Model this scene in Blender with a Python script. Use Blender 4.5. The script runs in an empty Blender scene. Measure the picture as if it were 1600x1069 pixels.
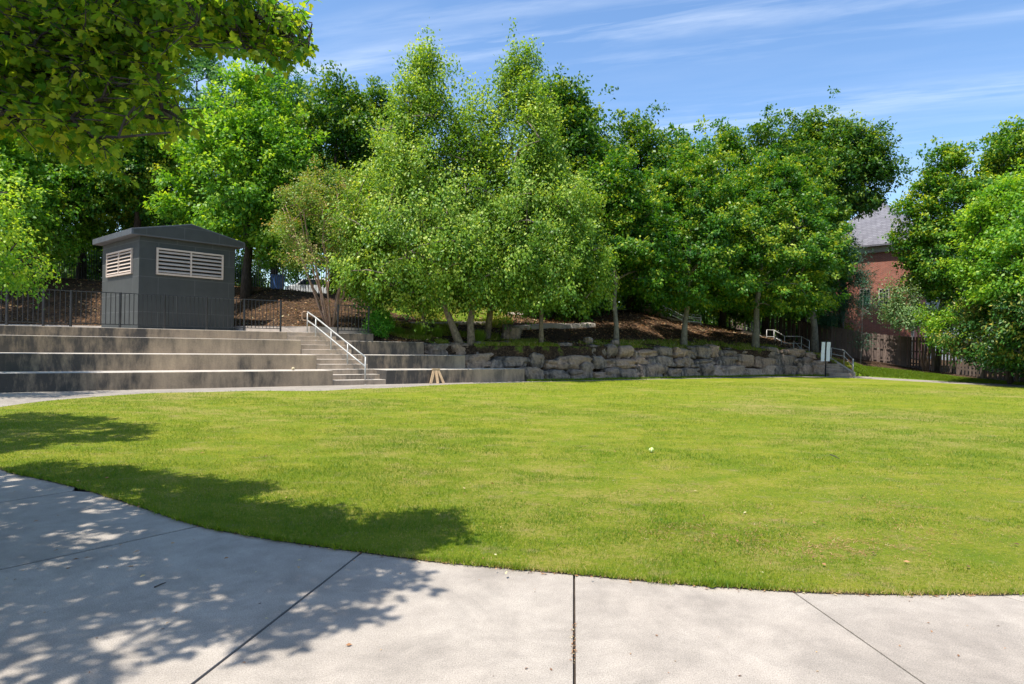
import bpy, bmesh, math, random
import numpy as np
from mathutils import Vector, Matrix, noise as mnoise

random.seed(7)
C = bpy.context.scene.collection
SC = bpy.context.scene

# ------------------------------------------------------------------ camera
CAMH = 1.40
F = 1000.0                      # focal length in photograph pixels (1600 wide)
ROLL = math.radians(1.03)
PIT = 0.0015
_f = Vector((0, math.cos(PIT), math.sin(PIT)))
_r0 = Vector((1, 0, 0)); _u0 = _r0.cross(_f)
_r = _r0 * math.cos(ROLL) + _u0 * math.sin(ROLL)
_u = _u0 * math.cos(ROLL) - _r0 * math.sin(ROLL)
CAM = Vector((0, 0, CAMH))
cam_d = bpy.data.cameras.new('camera'); cam = bpy.data.objects.new('camera', cam_d); C.objects.link(cam)
cam_d.sensor_width = 36; cam_d.lens = 36 * F / 1600; cam_d.clip_end = 2000; cam_d.clip_start = 0.05
M3 = Matrix((_r, _u, -_f)).transposed()
cam.matrix_world = Matrix.Translation(CAM) @ M3.to_4x4()
SC.camera = cam

# ------------------------------------------------------------------ world, sun, exposure
SUN_EL = math.radians(68); SUN_DIR_H = Vector((-0.74, -0.67, 0)).normalized()
sun_vec = Vector((SUN_DIR_H.x * math.cos(SUN_EL), SUN_DIR_H.y * math.cos(SUN_EL), math.sin(SUN_EL)))
W = bpy.data.worlds.new('World'); SC.world = W; W.use_nodes = True
nt = W.node_tree; nt.nodes.clear()
def wn(t, **k):
    n = nt.nodes.new(t)
    for a, b in k.items(): setattr(n, a, b)
    return n
sky = wn('ShaderNodeTexSky'); sky.sky_type = 'NISHITA'; sky.sun_disc = False
sky.sun_elevation = SUN_EL; sky.sun_rotation = math.atan2(SUN_DIR_H.x, SUN_DIR_H.y)
sky.altitude = 300; sky.air_density = 1.0; sky.dust_density = 1.0; sky.ozone_density = 2.0
bg = wn('ShaderNodeBackground'); bg.inputs['Strength'].default_value = 0.15
outw = wn('ShaderNodeOutputWorld')
tc = wn('ShaderNodeTexCoord'); sepw = wn('ShaderNodeSeparateXYZ')
nt.links.new(tc.outputs['Generated'], sepw.inputs[0])
# project direction on a cloud plane: x/z, y/z
mz = wn('ShaderNodeMath', operation='MAXIMUM'); mz.inputs[1].default_value = 0.03; nt.links.new(sepw.outputs['Z'], mz.inputs[0])
dx = wn('ShaderNodeMath', operation='DIVIDE'); nt.links.new(sepw.outputs['X'], dx.inputs[0]); nt.links.new(mz.outputs[0], dx.inputs[1])
dy = wn('ShaderNodeMath', operation='DIVIDE'); nt.links.new(sepw.outputs['Y'], dy.inputs[0]); nt.links.new(mz.outputs[0], dy.inputs[1])
cmb = wn('ShaderNodeCombineXYZ'); nt.links.new(dx.outputs[0], cmb.inputs[0]); nt.links.new(dy.outputs[0], cmb.inputs[1])
mp = wn('ShaderNodeMapping', vector_type='TEXTURE'); mp.inputs['Rotation'].default_value = (0, 0, math.radians(-19.4)); mp.inputs['Scale'].default_value = (1, 1, 1)
nt.links.new(cmb.outputs[0], mp.inputs[0])          # x along the streaks, y across them
mps = wn('ShaderNodeMapping'); mps.inputs['Scale'].default_value = (0.55, 3.2, 1); nt.links.new(mp.outputs[0], mps.inputs[0])
nz = wn('ShaderNodeTexNoise'); nz.inputs['Scale'].default_value = 1.6; nz.inputs['Detail'].default_value = 10; nz.inputs['Roughness'].default_value = 0.60; nz.inputs['Distortion'].default_value = 0.35
nt.links.new(mps.outputs[0], nz.inputs['Vector'])
mpl = wn('ShaderNodeMapping'); mpl.inputs['Scale'].default_value = (1.1, 1.6, 1); nt.links.new(mp.outputs[0], mpl.inputs[0])
nzw = wn('ShaderNodeTexNoise'); nzw.inputs['Scale'].default_value = 1.1; nzw.inputs['Detail'].default_value = 4; nt.links.new(mpl.outputs[0], nzw.inputs['Vector'])
spv = wn('ShaderNodeSeparateXYZ'); nt.links.new(mp.outputs[0], spv.inputs[0])
wb = wn('ShaderNodeMath', operation='MULTIPLY_ADD'); nt.links.new(nzw.outputs['Fac'], wb.inputs[0]); wb.inputs[1].default_value = 0.30; wb.inputs[2].default_value = -0.15
va = wn('ShaderNodeMath', operation='ADD'); nt.links.new(spv.outputs['Y'], va.inputs[0]); nt.links.new(wb.outputs[0], va.inputs[1])
vd = wn('ShaderNodeMath', operation='DIVIDE'); nt.links.new(va.outputs[0], vd.inputs[0]); vd.inputs[1].default_value = 5.0
band = wn('ShaderNodeValToRGB'); els = band.color_ramp.elements
stops = [(0.0, .25), (.33, .05), (.352, .6), (.372, .30), (.397, 1.0), (.418, .8), (.435, .15), (.452, .55), (.468, .08), (.54, .12), (.578, .95), (.598, .7), (.625, .22), (.75, .35), (1.0, .45)]
while len(els) < len(stops): els.new(.5)
for i_, (p_, v_) in enumerate(stops): els[i_].position = p_; els[i_].color = (v_, v_, v_, 1)
nt.links.new(vd.outputs[0], band.inputs[0])
rp = wn('ShaderNodeValToRGB'); rp.color_ramp.elements[0].position = 0.44; rp.color_ramp.elements[1].position = 0.80
nt.links.new(nz.outputs['Fac'], rp.inputs[0])
mm = wn('ShaderNodeMath', operation='MULTIPLY'); nt.links.new(rp.outputs[0], mm.inputs[0]); nt.links.new(band.outputs[0], mm.inputs[1])
mm2 = wn('ShaderNodeMath', operation='MULTIPLY'); nt.links.new(mm.outputs[0], mm2.inputs[0]); mm2.inputs[1].default_value = 0.52
hs = wn('ShaderNodeHueSaturation'); hs.inputs['Saturation'].default_value = 1.12; hs.inputs['Value'].default_value = 1.0
nt.links.new(sky.outputs[0], hs.inputs['Color'])
mixw = wn('ShaderNodeMix', data_type='RGBA'); mixw.inputs['B'].default_value = (5.6, 5.9, 6.2, 1)
nt.links.new(mm2.outputs[0], mixw.inputs['Factor']); nt.links.new(hs.outputs[0], mixw.inputs['A'])
nt.links.new(mixw.outputs['Result'], bg.inputs['Color']); nt.links.new(bg.outputs[0], outw.inputs[0])

sd = bpy.data.lights.new('sun', 'SUN'); sd.energy = 4.6; sd.angle = math.radians(0.53); sd.color = (1, 0.955, 0.88)
so = bpy.data.objects.new('sun', sd); C.objects.link(so); so.rotation_euler = sun_vec.to_track_quat('Z', 'Y').to_euler(); so.location = (0, 0, 30)
SC.view_settings.view_transform = 'Standard'; SC.view_settings.look = 'None'
SC.view_settings.exposure = 0.72; SC.view_settings.gamma = 1
SC.cycles.max_bounces = 8; SC.cycles.diffuse_bounces = 4; SC.cycles.transmission_bounces = 4; SC.cycles.transparent_max_bounces = 8

# ------------------------------------------------------------------ pixel helpers (photograph pixels to world points)
def ray(px, py): return _f + _r * ((px - 800) / F) - _u * ((py - 534.5) / F)
def D(px, py, d):
    v = ray(px, py); return CAM + v * (d / v.y)
def G(px, py, z=0.0):
    v = ray(px, py); return CAM + v * ((z - CAMH) / v.z)
def proj(p):
    q = Vector(p) - CAM; w = q.dot(_f)
    return 800 + F * q.dot(_r) / w, 534.5 - F * q.dot(_u) / w, w
def hz(px): return 536 + (px - 800) * 0.018

# ------------------------------------------------------------------ materials
def newmat(name):
    m = bpy.data.materials.new(name); m.use_nodes = True
    n = m.node_tree.nodes; n.clear()
    o = n.new('ShaderNodeOutputMaterial'); b = n.new('ShaderNodeBsdfPrincipled')
    m.node_tree.links.new(b.outputs[0], o.inputs[0])
    return m, m.node_tree, b, o
def nd(t, k, **a):
    n = t.nodes.new(k)
    for x, y in a.items(): setattr(n, x, y)
    return n
def noise_n(t, scale, detail=4, rough=0.55, vec=None, mapscale=None, coord='Object', dist=0):
    n = nd(t, 'ShaderNodeTexNoise'); n.inputs['Scale'].default_value = scale; n.inputs['Detail'].default_value = detail
    n.inputs['Roughness'].default_value = rough; n.inputs['Distortion'].default_value = dist
    if vec is None:
        c = nd(t, 'ShaderNodeTexCoord'); vec = c.outputs[coord]
    if mapscale:
        m = nd(t, 'ShaderNodeMapping'); m.inputs['Scale'].default_value = mapscale; t.links.new(vec, m.inputs[0]); vec = m.outputs[0]
    t.links.new(vec, n.inputs['Vector']); return n
def ramp(t, src, stops):
    r = nd(t, 'ShaderNodeValToRGB'); e = r.color_ramp.elements
    while len(e) < len(stops): e.new(0.5)
    for i, (p, c) in enumerate(stops):
        e[i].position = p; e[i].color = (c[0], c[1], c[2], 1) if len(c) == 3 else c
    t.links.new(src, r.inputs[0]); return r
def mix(t, fac, a, b, mode='MIX'):
    m = nd(t, 'ShaderNodeMix', data_type='RGBA', blend_type=mode)
    for s, v in (('Factor', fac), ('A', a), ('B', b)):
        if hasattr(v, 'is_linked') or hasattr(v, 'links'): t.links.new(v, m.inputs[s])
        elif s == 'Factor': m.inputs[s].default_value = v
        else: m.inputs[s].default_value = (v[0], v[1], v[2], 1)
    return m.outputs['Result']
def bump(t, b, src, strength=0.3, dist=0.02):
    n = nd(t, 'ShaderNodeBump'); n.inputs['Strength'].default_value = strength; n.inputs['Distance'].default_value = dist
    t.links.new(src, n.inputs['Height']); t.links.new(n.outputs[0], b.inputs['Normal'])
def g(v): return (v, v, v)

def mat_simple(name, col, rough=0.6, metal=0, var=0.25, scale=6, bmp=0.15):
    m, t, b, o = newmat(name)
    n = noise_n(t, scale, 6)
    c0 = tuple(x * (1 - var) for x in col); c1 = tuple(min(1, x * (1 + var)) for x in col)
    r = ramp(t, n.outputs['Fac'], [(0.3, c0), (0.7, c1)]); t.links.new(r.outputs[0], b.inputs['Base Color'])
    b.inputs['Roughness'].default_value = rough; b.inputs['Metallic'].default_value = metal
    n2 = noise_n(t, scale * 12, 3); bump(t, b, n2.outputs['Fac'], bmp, 0.01)
    return m

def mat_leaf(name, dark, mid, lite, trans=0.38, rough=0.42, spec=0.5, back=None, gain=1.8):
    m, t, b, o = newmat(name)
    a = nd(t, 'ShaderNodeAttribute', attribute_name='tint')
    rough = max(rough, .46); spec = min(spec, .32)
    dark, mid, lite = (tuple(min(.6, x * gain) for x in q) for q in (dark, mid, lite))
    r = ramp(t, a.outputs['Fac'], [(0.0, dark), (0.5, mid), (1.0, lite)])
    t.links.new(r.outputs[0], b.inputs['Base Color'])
    b.inputs['Roughness'].default_value = rough; b.inputs['Specular IOR Level'].default_value = spec
    tr = nd(t, 'ShaderNodeBsdfTranslucent')
    tcol = mix(t, 1.0, r.outputs[0], (1.75, 1.6, 0.55), 'MULTIPLY')
    t.links.new(tcol, tr.inputs['Color'])
    ms = nd(t, 'ShaderNodeMixShader'); ms.inputs[0].default_value = trans
    t.links.new(b.outputs[0], ms.inputs[1]); t.links.new(tr.outputs[0], ms.inputs[2]); t.links.new(ms.outputs[0], o.inputs[0])
    return m

def mat_concrete_slab():
    m, t, b, o = newmat('broom finished concrete')
    n1 = noise_n(t, 0.55, 6, 0.6); n2 = noise_n(t, 5, 7, 0.7); n3 = noise_n(t, 160, 3, 0.7)
    c = ramp(t, n1.outputs['Fac'], [(0.3, (0.315, 0.270, 0.222)), (0.7, (0.385, 0.338, 0.282))]).outputs[0]
    c = mix(t, 0.55, c, ramp(t, n2.outputs['Fac'], [(0.35, g(0.40)), (0.62, g(0.60))]).outputs[0], 'OVERLAY')
    sp = ramp(t, n3.outputs['Fac'], [(0.33, g(0.28)), (0.55, g(0.56)), (0.75, g(0.72))])
    c = mix(t, 0.8, c, sp.outputs[0], 'OVERLAY')
    v = nd(t, 'ShaderNodeTexVoronoi'); v.inputs['Scale'].default_value = 90; tcn = nd(t, 'ShaderNodeTexCoord'); t.links.new(tcn.outputs['Object'], v.inputs['Vector'])
    pit = ramp(t, v.outputs['Distance'], [(0.06, g(0)), (0.16, g(1))])
    n4 = noise_n(t, 7, 4); pm = ramp(t, n4.outputs['Fac'], [(0.40, g(1)), (0.55, g(0))])
    pf = mix(t, 1.0, pit.outputs[0], pm.outputs[0], 'LIGHTEN')
    c = mix(t, pf, mix(t, 1.0, c, g(0.55), 'MULTIPLY'), c)
    ta = nd(t, 'ShaderNodeAttribute', attribute_name='tint'); c = mix(t, 1.0, c, ramp(t, ta.outputs['Fac'], [(0.0, g(0.80)), (0.5, g(1.0))]).outputs[0], 'MULTIPLY')
    # larger damp stain clouds
    n5 = noise_n(t, 1.3, 8, 0.72, dist=0.8); st = ramp(t, n5.outputs['Fac'], [(0.36, g(0.72)), (0.54, g(1))])
    c = mix(t, 0.75, c, st.outputs[0], 'MULTIPLY')
    t.links.new(c, b.inputs['Base Color']); b.inputs['Roughness'].default_value = 0.88
    bump(t, b, n3.outputs['Fac'], 0.35, 0.004)
    return m

def mat_terrace(name, light, dark, amount):
    m, t, b, o = newmat(name)
    streak = noise_n(t, 1.3, 9, 0.72, mapscale=(1.9, 1.9, 0.5))
    cloud = noise_n(t, 0.42, 4, 0.6); fine = noise_n(t, 22, 6, 0.7)
    tcn = nd(t, 'ShaderNodeTexCoord'); sp = nd(t, 'ShaderNodeSeparateXYZ'); t.links.new(tcn.outputs['Object'], sp.inputs[0])
    f = mix(t, 0.5, streak.outputs['Fac'], cloud.outputs['Fac'])
    # heavier staining towards the left end of the walls
    mr = nd(t, 'ShaderNodeMapRange'); t.links.new(sp.outputs['X'], mr.inputs['Value'])
    mr.inputs['From Min'].default_value = 8; mr.inputs['From Max'].default_value = -1; mr.inputs['To Min'].default_value = 0; mr.inputs['To Max'].default_value = 0.13
    ad = nd(t, 'ShaderNodeMath', operation='SUBTRACT'); t.links.new(f, ad.inputs[0]); t.links.new(mr.outputs[0], ad.inputs[1])
    r = ramp(t, ad.outputs[0], [(0.36 + amount, dark), (0.44 + amount, tuple((a + b) / 2 for a, b in zip(light, dark))), (0.58 + amount, light)])
    c = mix(t, 0.5, r.outputs[0], ramp(t, fine.outputs['Fac'], [(0.3, g(0.35)), (0.7, g(0.62))]).outputs[0], 'OVERLAY')
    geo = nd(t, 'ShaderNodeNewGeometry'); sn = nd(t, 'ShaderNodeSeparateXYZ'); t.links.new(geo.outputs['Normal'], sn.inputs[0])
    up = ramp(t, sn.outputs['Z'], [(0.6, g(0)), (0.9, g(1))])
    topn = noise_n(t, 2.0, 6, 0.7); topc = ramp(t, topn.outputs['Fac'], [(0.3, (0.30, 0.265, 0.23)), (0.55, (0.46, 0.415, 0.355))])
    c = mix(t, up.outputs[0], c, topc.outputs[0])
    t.links.new(c, b.inputs['Base Color']); b.inputs['Roughness'].default_value = 0.9
    bump(t, b, fine.outputs['Fac'], 0.3, 0.01)
    return m

def mat_lawn():
    m, t, b, o = newmat('mown lawn turf')
    big = noise_n(t, 0.22, 5, 0.6, dist=0.6); med = noise_n(t, 1.3, 6, 0.65, mapscale=(1, 1.5, 1)); fine = noise_n(t, 28, 6, 0.75); vf = noise_n(t, 110, 3, 0.7)
    g1 = (0.155, 0.215, 0.008); g2 = (0.265, 0.272, 0.015); dry = (0.36, 0.27, 0.115)
    c = mix(t, ramp(t, med.outputs['Fac'], [(0.35, g(0)), (0.65, g(1))]).outputs[0], g1, g2)
    c = mix(t, ramp(t, fine.outputs['Fac'], [(0.30, g(0.85)), (0.5, g(0.0))]).outputs[0], c, (0.06, 0.13, 0.008))
    dr = mix(t, 0.45, big.outputs['Fac'], med.outputs['Fac'])
    dr2 = mix(t, 0.35, dr, fine.outputs['Fac'])
    c = mix(t, ramp(t, dr2, [(0.50, g(0)), (0.60, g(0.6))]).outputs[0], c, dry)
    pt = noise_n(t, 2.6, 6, 0.7, mapscale=(1, 1.4, 1)); c = mix(t, ramp(t, pt.outputs['Fac'], [(0.56, g(0)), (0.68, g(0.5))]).outputs[0], c, (0.30, 0.22, 0.11))
    c = mix(t, 0.5, c, ramp(t, vf.outputs['Fac'], [(0.3, g(0.3)), (0.7, g(0.7))]).outputs[0], 'OVERLAY')
    t.links.new(c, b.inputs['Base Color']); b.inputs['Roughness'].default_value = 0.75; b.inputs['Specular IOR Level'].default_value = 0.15
    bump(t, b, fine.outputs['Fac'], 0.9, 0.05)
    return m

def mat_mulch():
    m, t, b, o = newmat('bark mulch and leaf litter')
    n1 = noise_n(t, 0.5, 5, 0.6); n2 = noise_n(t, 14, 8, 0.75); n3 = noise_n(t, 2.2, 5, 0.6)
    c = ramp(t, n2.outputs['Fac'], [(0.32, (0.014, 0.009, 0.006)), (0.5, (0.050, 0.031, 0.019)), (0.68, (0.20, 0.125, 0.075))]).outputs[0]
    c = mix(t, ramp(t, n3.outputs['Fac'], [(0.5, g(0)), (0.64, g(0.85))]).outputs[0], c, mix(t, 0.3, c, (0.26, 0.14, 0.07)))  # tan noise patches stand in for sunlit spots, painted into the mulch colour
    a = nd(t, 'ShaderNodeAttribute', attribute_name='grass')
    fac = nd(t, 'ShaderNodeMath', operation='ADD'); t.links.new(a.outputs['Fac'], fac.inputs[0])
    off = nd(t, 'ShaderNodeMath', operation='MULTIPLY_ADD'); t.links.new(n3.outputs['Fac'], off.inputs[0]); off.inputs[1].default_value = 1.2; off.inputs[2].default_value = -0.6
    t.links.new(off.outputs[0], fac.inputs[1])
    gr = ramp(t, n2.outputs['Fac'], [(0.3, (0.05, 0.10, 0.008)), (0.6, (0.16, 0.24, 0.018))]).outputs[0]
    c = mix(t, ramp(t, fac.outputs[0], [(0.42, g(0)), (0.56, g(1))]).outputs[0], c, gr)
    t.links.new(c, b.inputs['Base Color']); b.inputs['Roughness'].default_value = 0.95; b.inputs['Specular IOR Level'].default_value = 0.1
    bump(t, b, n2.outputs['Fac'], 1.0, 0.06)
    return m

def mat_rock(name, base, warm, k):
    m, t, b, o = newmat(name)
    oi = nd(t, 'ShaderNodeTexCoord')
    n1 = noise_n(t, 2.2, 7, 0.62, vec=oi.outputs['Object'], mapscale=(2.2, 2.2, 0.7)); n2 = noise_n(t, 9, 8, 0.7, vec=oi.outputs['Object']); n3 = noise_n(t, 1.2, 4, 0.6, vec=oi.outputs['Object'])
    c = ramp(t, n1.outputs['Fac'], [(0.34, tuple(x * 0.16 for x in base)), (0.5, base), (0.66, tuple(min(.6, x * 2.7) for x in base))]).outputs[0]
    c = mix(t, ramp(t, n3.outputs['Fac'], [(0.46 + k, g(0)), (0.60 + k, g(0.85))]).outputs[0], c, warm)
    c = mix(t, 0.7, c, ramp(t, n2.outputs['Fac'], [(0.3, g(0.2)), (0.7, g(0.75))]).outputs[0], 'OVERLAY')
    t.links.new(c, b.inputs['Base Color']); b.inputs['Roughness'].default_value = 0.9
    bump(t, b, n2.outputs['Fac'], 1.0, 0.09)
    return m

def mat_brick(name, c1, c2, mortar, bw, bh, ms, rough=0.85, bumpd=0.01):
    m, t, b, o = newmat(name)
    tcn = nd(t, 'ShaderNodeTexCoord'); sp = nd(t, 'ShaderNodeSeparateXYZ'); t.links.new(tcn.outputs['Object'], sp.inputs[0])
    ad = nd(t, 'ShaderNodeMath', operation='ADD'); t.links.new(sp.outputs['X'], ad.inputs[0]); t.links.new(sp.outputs['Y'], ad.inputs[1])
    cb = nd(t, 'ShaderNodeCombineXYZ'); t.links.new(ad.outputs[0], cb.inputs[0]); t.links.new(sp.outputs['Z'], cb.inputs[1])
    br = nd(t, 'ShaderNodeTexBrick'); t.links.new(cb.outputs[0], br.inputs['Vector'])
    br.inputs['Color1'].default_value = (*c1, 1); br.inputs['Color2'].default_value = (*c2, 1); br.inputs['Mortar'].default_value = (*mortar, 1)
    br.inputs['Scale'].default_value = 1; br.inputs['Brick Width'].default_value = bw; br.inputs['Row Height'].default_value = bh; br.inputs['Mortar Size'].default_value = ms
    n = noise_n(t, 3, 6); c = mix(t, 0.4, br.outputs['Color'], ramp(t, n.outputs['Fac'], [(0.3, g(0.35)), (0.7, g(0.65))]).outputs[0], 'OVERLAY')
    t.links.new(c, b.inputs['Base Color']); b.inputs['Roughness'].default_value = rough
    bump(t, b, br.outputs['Fac'], -0.5, bumpd)
    return m

def mat_bark(name, a, bb, sc=(6, 6, 1.2)):
    m, t, b, o = newmat(name)
    n = noise_n(t, 3, 7, 0.65, mapscale=sc); n2 = noise_n(t, 1.3, 3)
    c = ramp(t, n.outputs['Fac'], [(0.35, a), (0.65, bb)]).outputs[0]
    c = mix(t, 0.4, c, ramp(t, n2.outputs['Fac'], [(0.35, g(0.35)), (0.65, g(0.65))]).outputs[0], 'OVERLAY')
    t.links.new(c, b.inputs['Base Color']); b.inputs['Roughness'].default_value = 0.9; bump(t, b, n.outputs['Fac'], 0.8, 0.03)
    return m

def mat_wood(name, a, bb):
    m, t, b, o = newmat(name)
    at = nd(t, 'ShaderNodeAttribute', attribute_name='tint')
    n = noise_n(t, 3, 7, 0.65, mapscale=(12, 12, 0.6)); n2 = noise_n(t, 0.8, 4)
    c = ramp(t, n.outputs['Fac'], [(0.3, a), (0.7, bb)]).outputs[0]
    c = mix(t, 0.6, c, ramp(t, at.outputs['Fac'], [(0, g(0.3)), (1, g(0.68))]).outputs[0], 'OVERLAY')
    c = mix(t, 0.4, c, ramp(t, n2.outputs['Fac'], [(0.3, g(0.35)), (0.7, g(0.65))]).outputs[0], 'OVERLAY')
    t.links.new(c, b.inputs['Base Color']); b.inputs['Roughness'].default_value = 0.9; bump(t, b, n.outputs['Fac'], 0.4, 0.01)
    return m

MS = {}
MS['slab'] = mat_concrete_slab()
MS['terrace'] = mat_terrace('weather stained concrete', (0.41, 0.305, 0.20), (0.060, 0.052, 0.044), 0.012)
MS['step'] = mat_terrace('step concrete', (0.50, 0.38, 0.27), (0.16, 0.13, 0.10), -0.06)
MS['pale_conc'] = mat_simple('pale plaza concrete', (0.40, 0.345, 0.29), 0.9, 0, 0.18, 3, 0.3)
MS['lawn'] = mat_lawn(); MS['mulch'] = mat_mulch()
MS['rock'] = [mat_rock('dark weathered boulder', (0.165, 0.132, 0.108), (0.34, 0.24, 0.165), 0.03),
              mat_rock('brown streaked boulder', (0.195, 0.148, 0.116), (0.45, 0.30, 0.20), -0.03),
              mat_rock('tan pink boulder', (0.20, 0.155, 0.125), (0.52, 0.37, 0.27), -0.08)]
MS['soil'] = mat_simple('dark soil', (0.045, 0.032, 0.022), 1.0, 0, 0.5, 9, 0.8)
MS['shed'] = mat_brick('slate painted block', (0.042, 0.046, 0.042), (0.046, 0.049, 0.045), (0.078, 0.082, 0.076), 1.22, 0.60, 0.010, 0.75, 0.004)
MS['shed_roof'] = mat_simple('grey painted metal roof edge', (0.075, 0.080, 0.088), 0.55, 0, 0.15, 3, 0.05)
MS['louver'] = mat_simple('pale tan louver enamel', (0.52, 0.42, 0.34), 0.5, 0, 0.1, 5, 0.05)
MS['black'] = mat_simple('dark void', (0.012, 0.011, 0.010), 0.9, 0, 0.2)
MS['iron'] = mat_simple('black powder coated steel', (0.022, 0.022, 0.024), 0.4, 0.2, 0.3, 4, 0.05)
MS['galv'] = mat_simple('galvanised pipe', (0.42, 0.41, 0.38), 0.5, 0.3, 0.15, 9, 0.05)
MS['rustpipe'] = mat_simple('rust tinted pipe', (0.33, 0.21, 0.13), 0.6, 0.3, 0.3, 12, 0.05)
MS['board'] = mat_simple('new pine board', (0.50, 0.34, 0.19), 0.7, 0, 0.2, 7, 0.1)
MS['fence'] = mat_wood('weathered cedar boards', (0.10, 0.070, 0.058), (0.23, 0.165, 0.135))
MS['brick'] = mat_brick('red brick', (0.42, 0.115, 0.062), (0.28, 0.078, 0.046), (0.34, 0.23, 0.18), 0.21, 0.076, 0.010)
MS['header'] = mat_brick('soldier course brick', (0.36, 0.10, 0.055), (0.25, 0.07, 0.04), (0.3, 0.2, 0.16), 0.076, 0.21, 0.010)
MS['siding'] = mat_brick('grey lap siding', (0.42, 0.45, 0.47), (0.44, 0.47, 0.49), (0.20, 0.22, 0.24), 9, 0.16, 0.012, 0.6, 0.02)
MS['trim'] = mat_simple('tan painted trim', (0.42, 0.36, 0.29), 0.6, 0, 0.1)
MS['white'] = mat_simple('white enamel', (0.78, 0.80, 0.80), 0.45, 0, 0.05)
MS['shingle'] = mat_brick('charcoal shingles', (0.155, 0.15, 0.17), (0.205, 0.20, 0.22), (0.09, 0.085, 0.10), 0.33, 0.14, 0.012, 0.9, 0.01)
gm, gt, gb, go_ = newmat('window glass'); gb.inputs['Base Color'].default_value = (0.02, 0.03, 0.04, 1); gb.inputs['Roughness'].default_value = 0.06; MS['glass'] = gm
MS['bark_dark'] = mat_bark('dark grey bark', (0.025, 0.020, 0.016), (0.085, 0.068, 0.055))
MS['bark_pale'] = mat_bark('pale maple bark', (0.11, 0.10, 0.085), (0.26, 0.235, 0.20), (3, 3, 2))
MS['bark_birch'] = mat_bark('peeling river birch bark', (0.10, 0.075, 0.055), (0.30, 0.24, 0.19), (4, 4, 3))
MS['bark_myrtle'] = mat_bark('smooth cinnamon bark', (0.23, 0.13, 0.085), (0.42, 0.28, 0.20), (5, 5, 0.8))
L = MS
L['lf_maple'] = mat_leaf('maple leaf', (0.012, 0.055, 0.007), (0.046, 0.120, 0.009), (0.25, 0.28, 0.025), 0.36, 0.38)
L['lf_dark'] = mat_leaf('glossy dark leaf', (0.010, 0.042, 0.007), (0.036, 0.095, 0.008), (0.19, 0.235, 0.020), 0.30, 0.34)
L['lf_birch'] = mat_leaf('birch leaf', (0.030, 0.082, 0.009), (0.100, 0.178, 0.018), (0.27, 0.32, 0.060), 0.38, 0.40)
L['lf_bright'] = mat_leaf('bright young leaf', (0.030, 0.10, 0.010), (0.085, 0.185, 0.013), (0.26, 0.34, 0.030), 0.42, 0.36)
L['lf_myrtle'] = mat_leaf('crepe myrtle leaf', (0.045, 0.10, 0.015), (0.10, 0.16, 0.022), (0.25, 0.17, 0.085), 0.35, 0.45)
L['lf_blue'] = mat_leaf('blue green leaf', (0.020, 0.070, 0.030), (0.050, 0.125, 0.045), (0.13, 0.22, 0.06), 0.30, 0.36)
L['lf_magn'] = mat_leaf('leathery magnolia leaf', (0.010, 0.038, 0.008), (0.030, 0.085, 0.010), (0.24, 0.19, 0.035), 0.12, 0.22, 0.7)
L['lf_pine'] = mat_leaf('pine needle', (0.008, 0.036, 0.020), (0.016, 0.060, 0.034), (0.035, 0.09, 0.045), 0.15, 0.5)
L['lf_silver'] = mat_leaf('silvery green leaf', (0.035, 0.085, 0.03), (0.085, 0.15, 0.055), (0.22, 0.28, 0.12), 0.30, 0.36)
L['lf_near'] = mat_leaf('backlit maple leaf', (0.030, 0.085, 0.008), (0.09, 0.145, 0.012), (0.20, 0.22, 0.018), 0.62, 0.5, .2, gain=2.1)
L['blade'] = mat_leaf('grass blade', (0.075, 0.165, 0.007), (0.210, 0.262, 0.012), (0.52, 0.38, 0.18), 0.35, 0.5, 0.3, gain=1.0)
L['shrub'] = mat_leaf('shrub leaf', (0.02, 0.09, 0.010), (0.05, 0.17, 0.012), (0.13, 0.26, 0.03), 0.35, 0.4)
L['litter'] = mat_leaf('dried leaf', (0.06, 0.03, 0.016), (0.22, 0.11, 0.05), (0.45, 0.30, 0.17), 0.1, 0.8)

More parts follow.
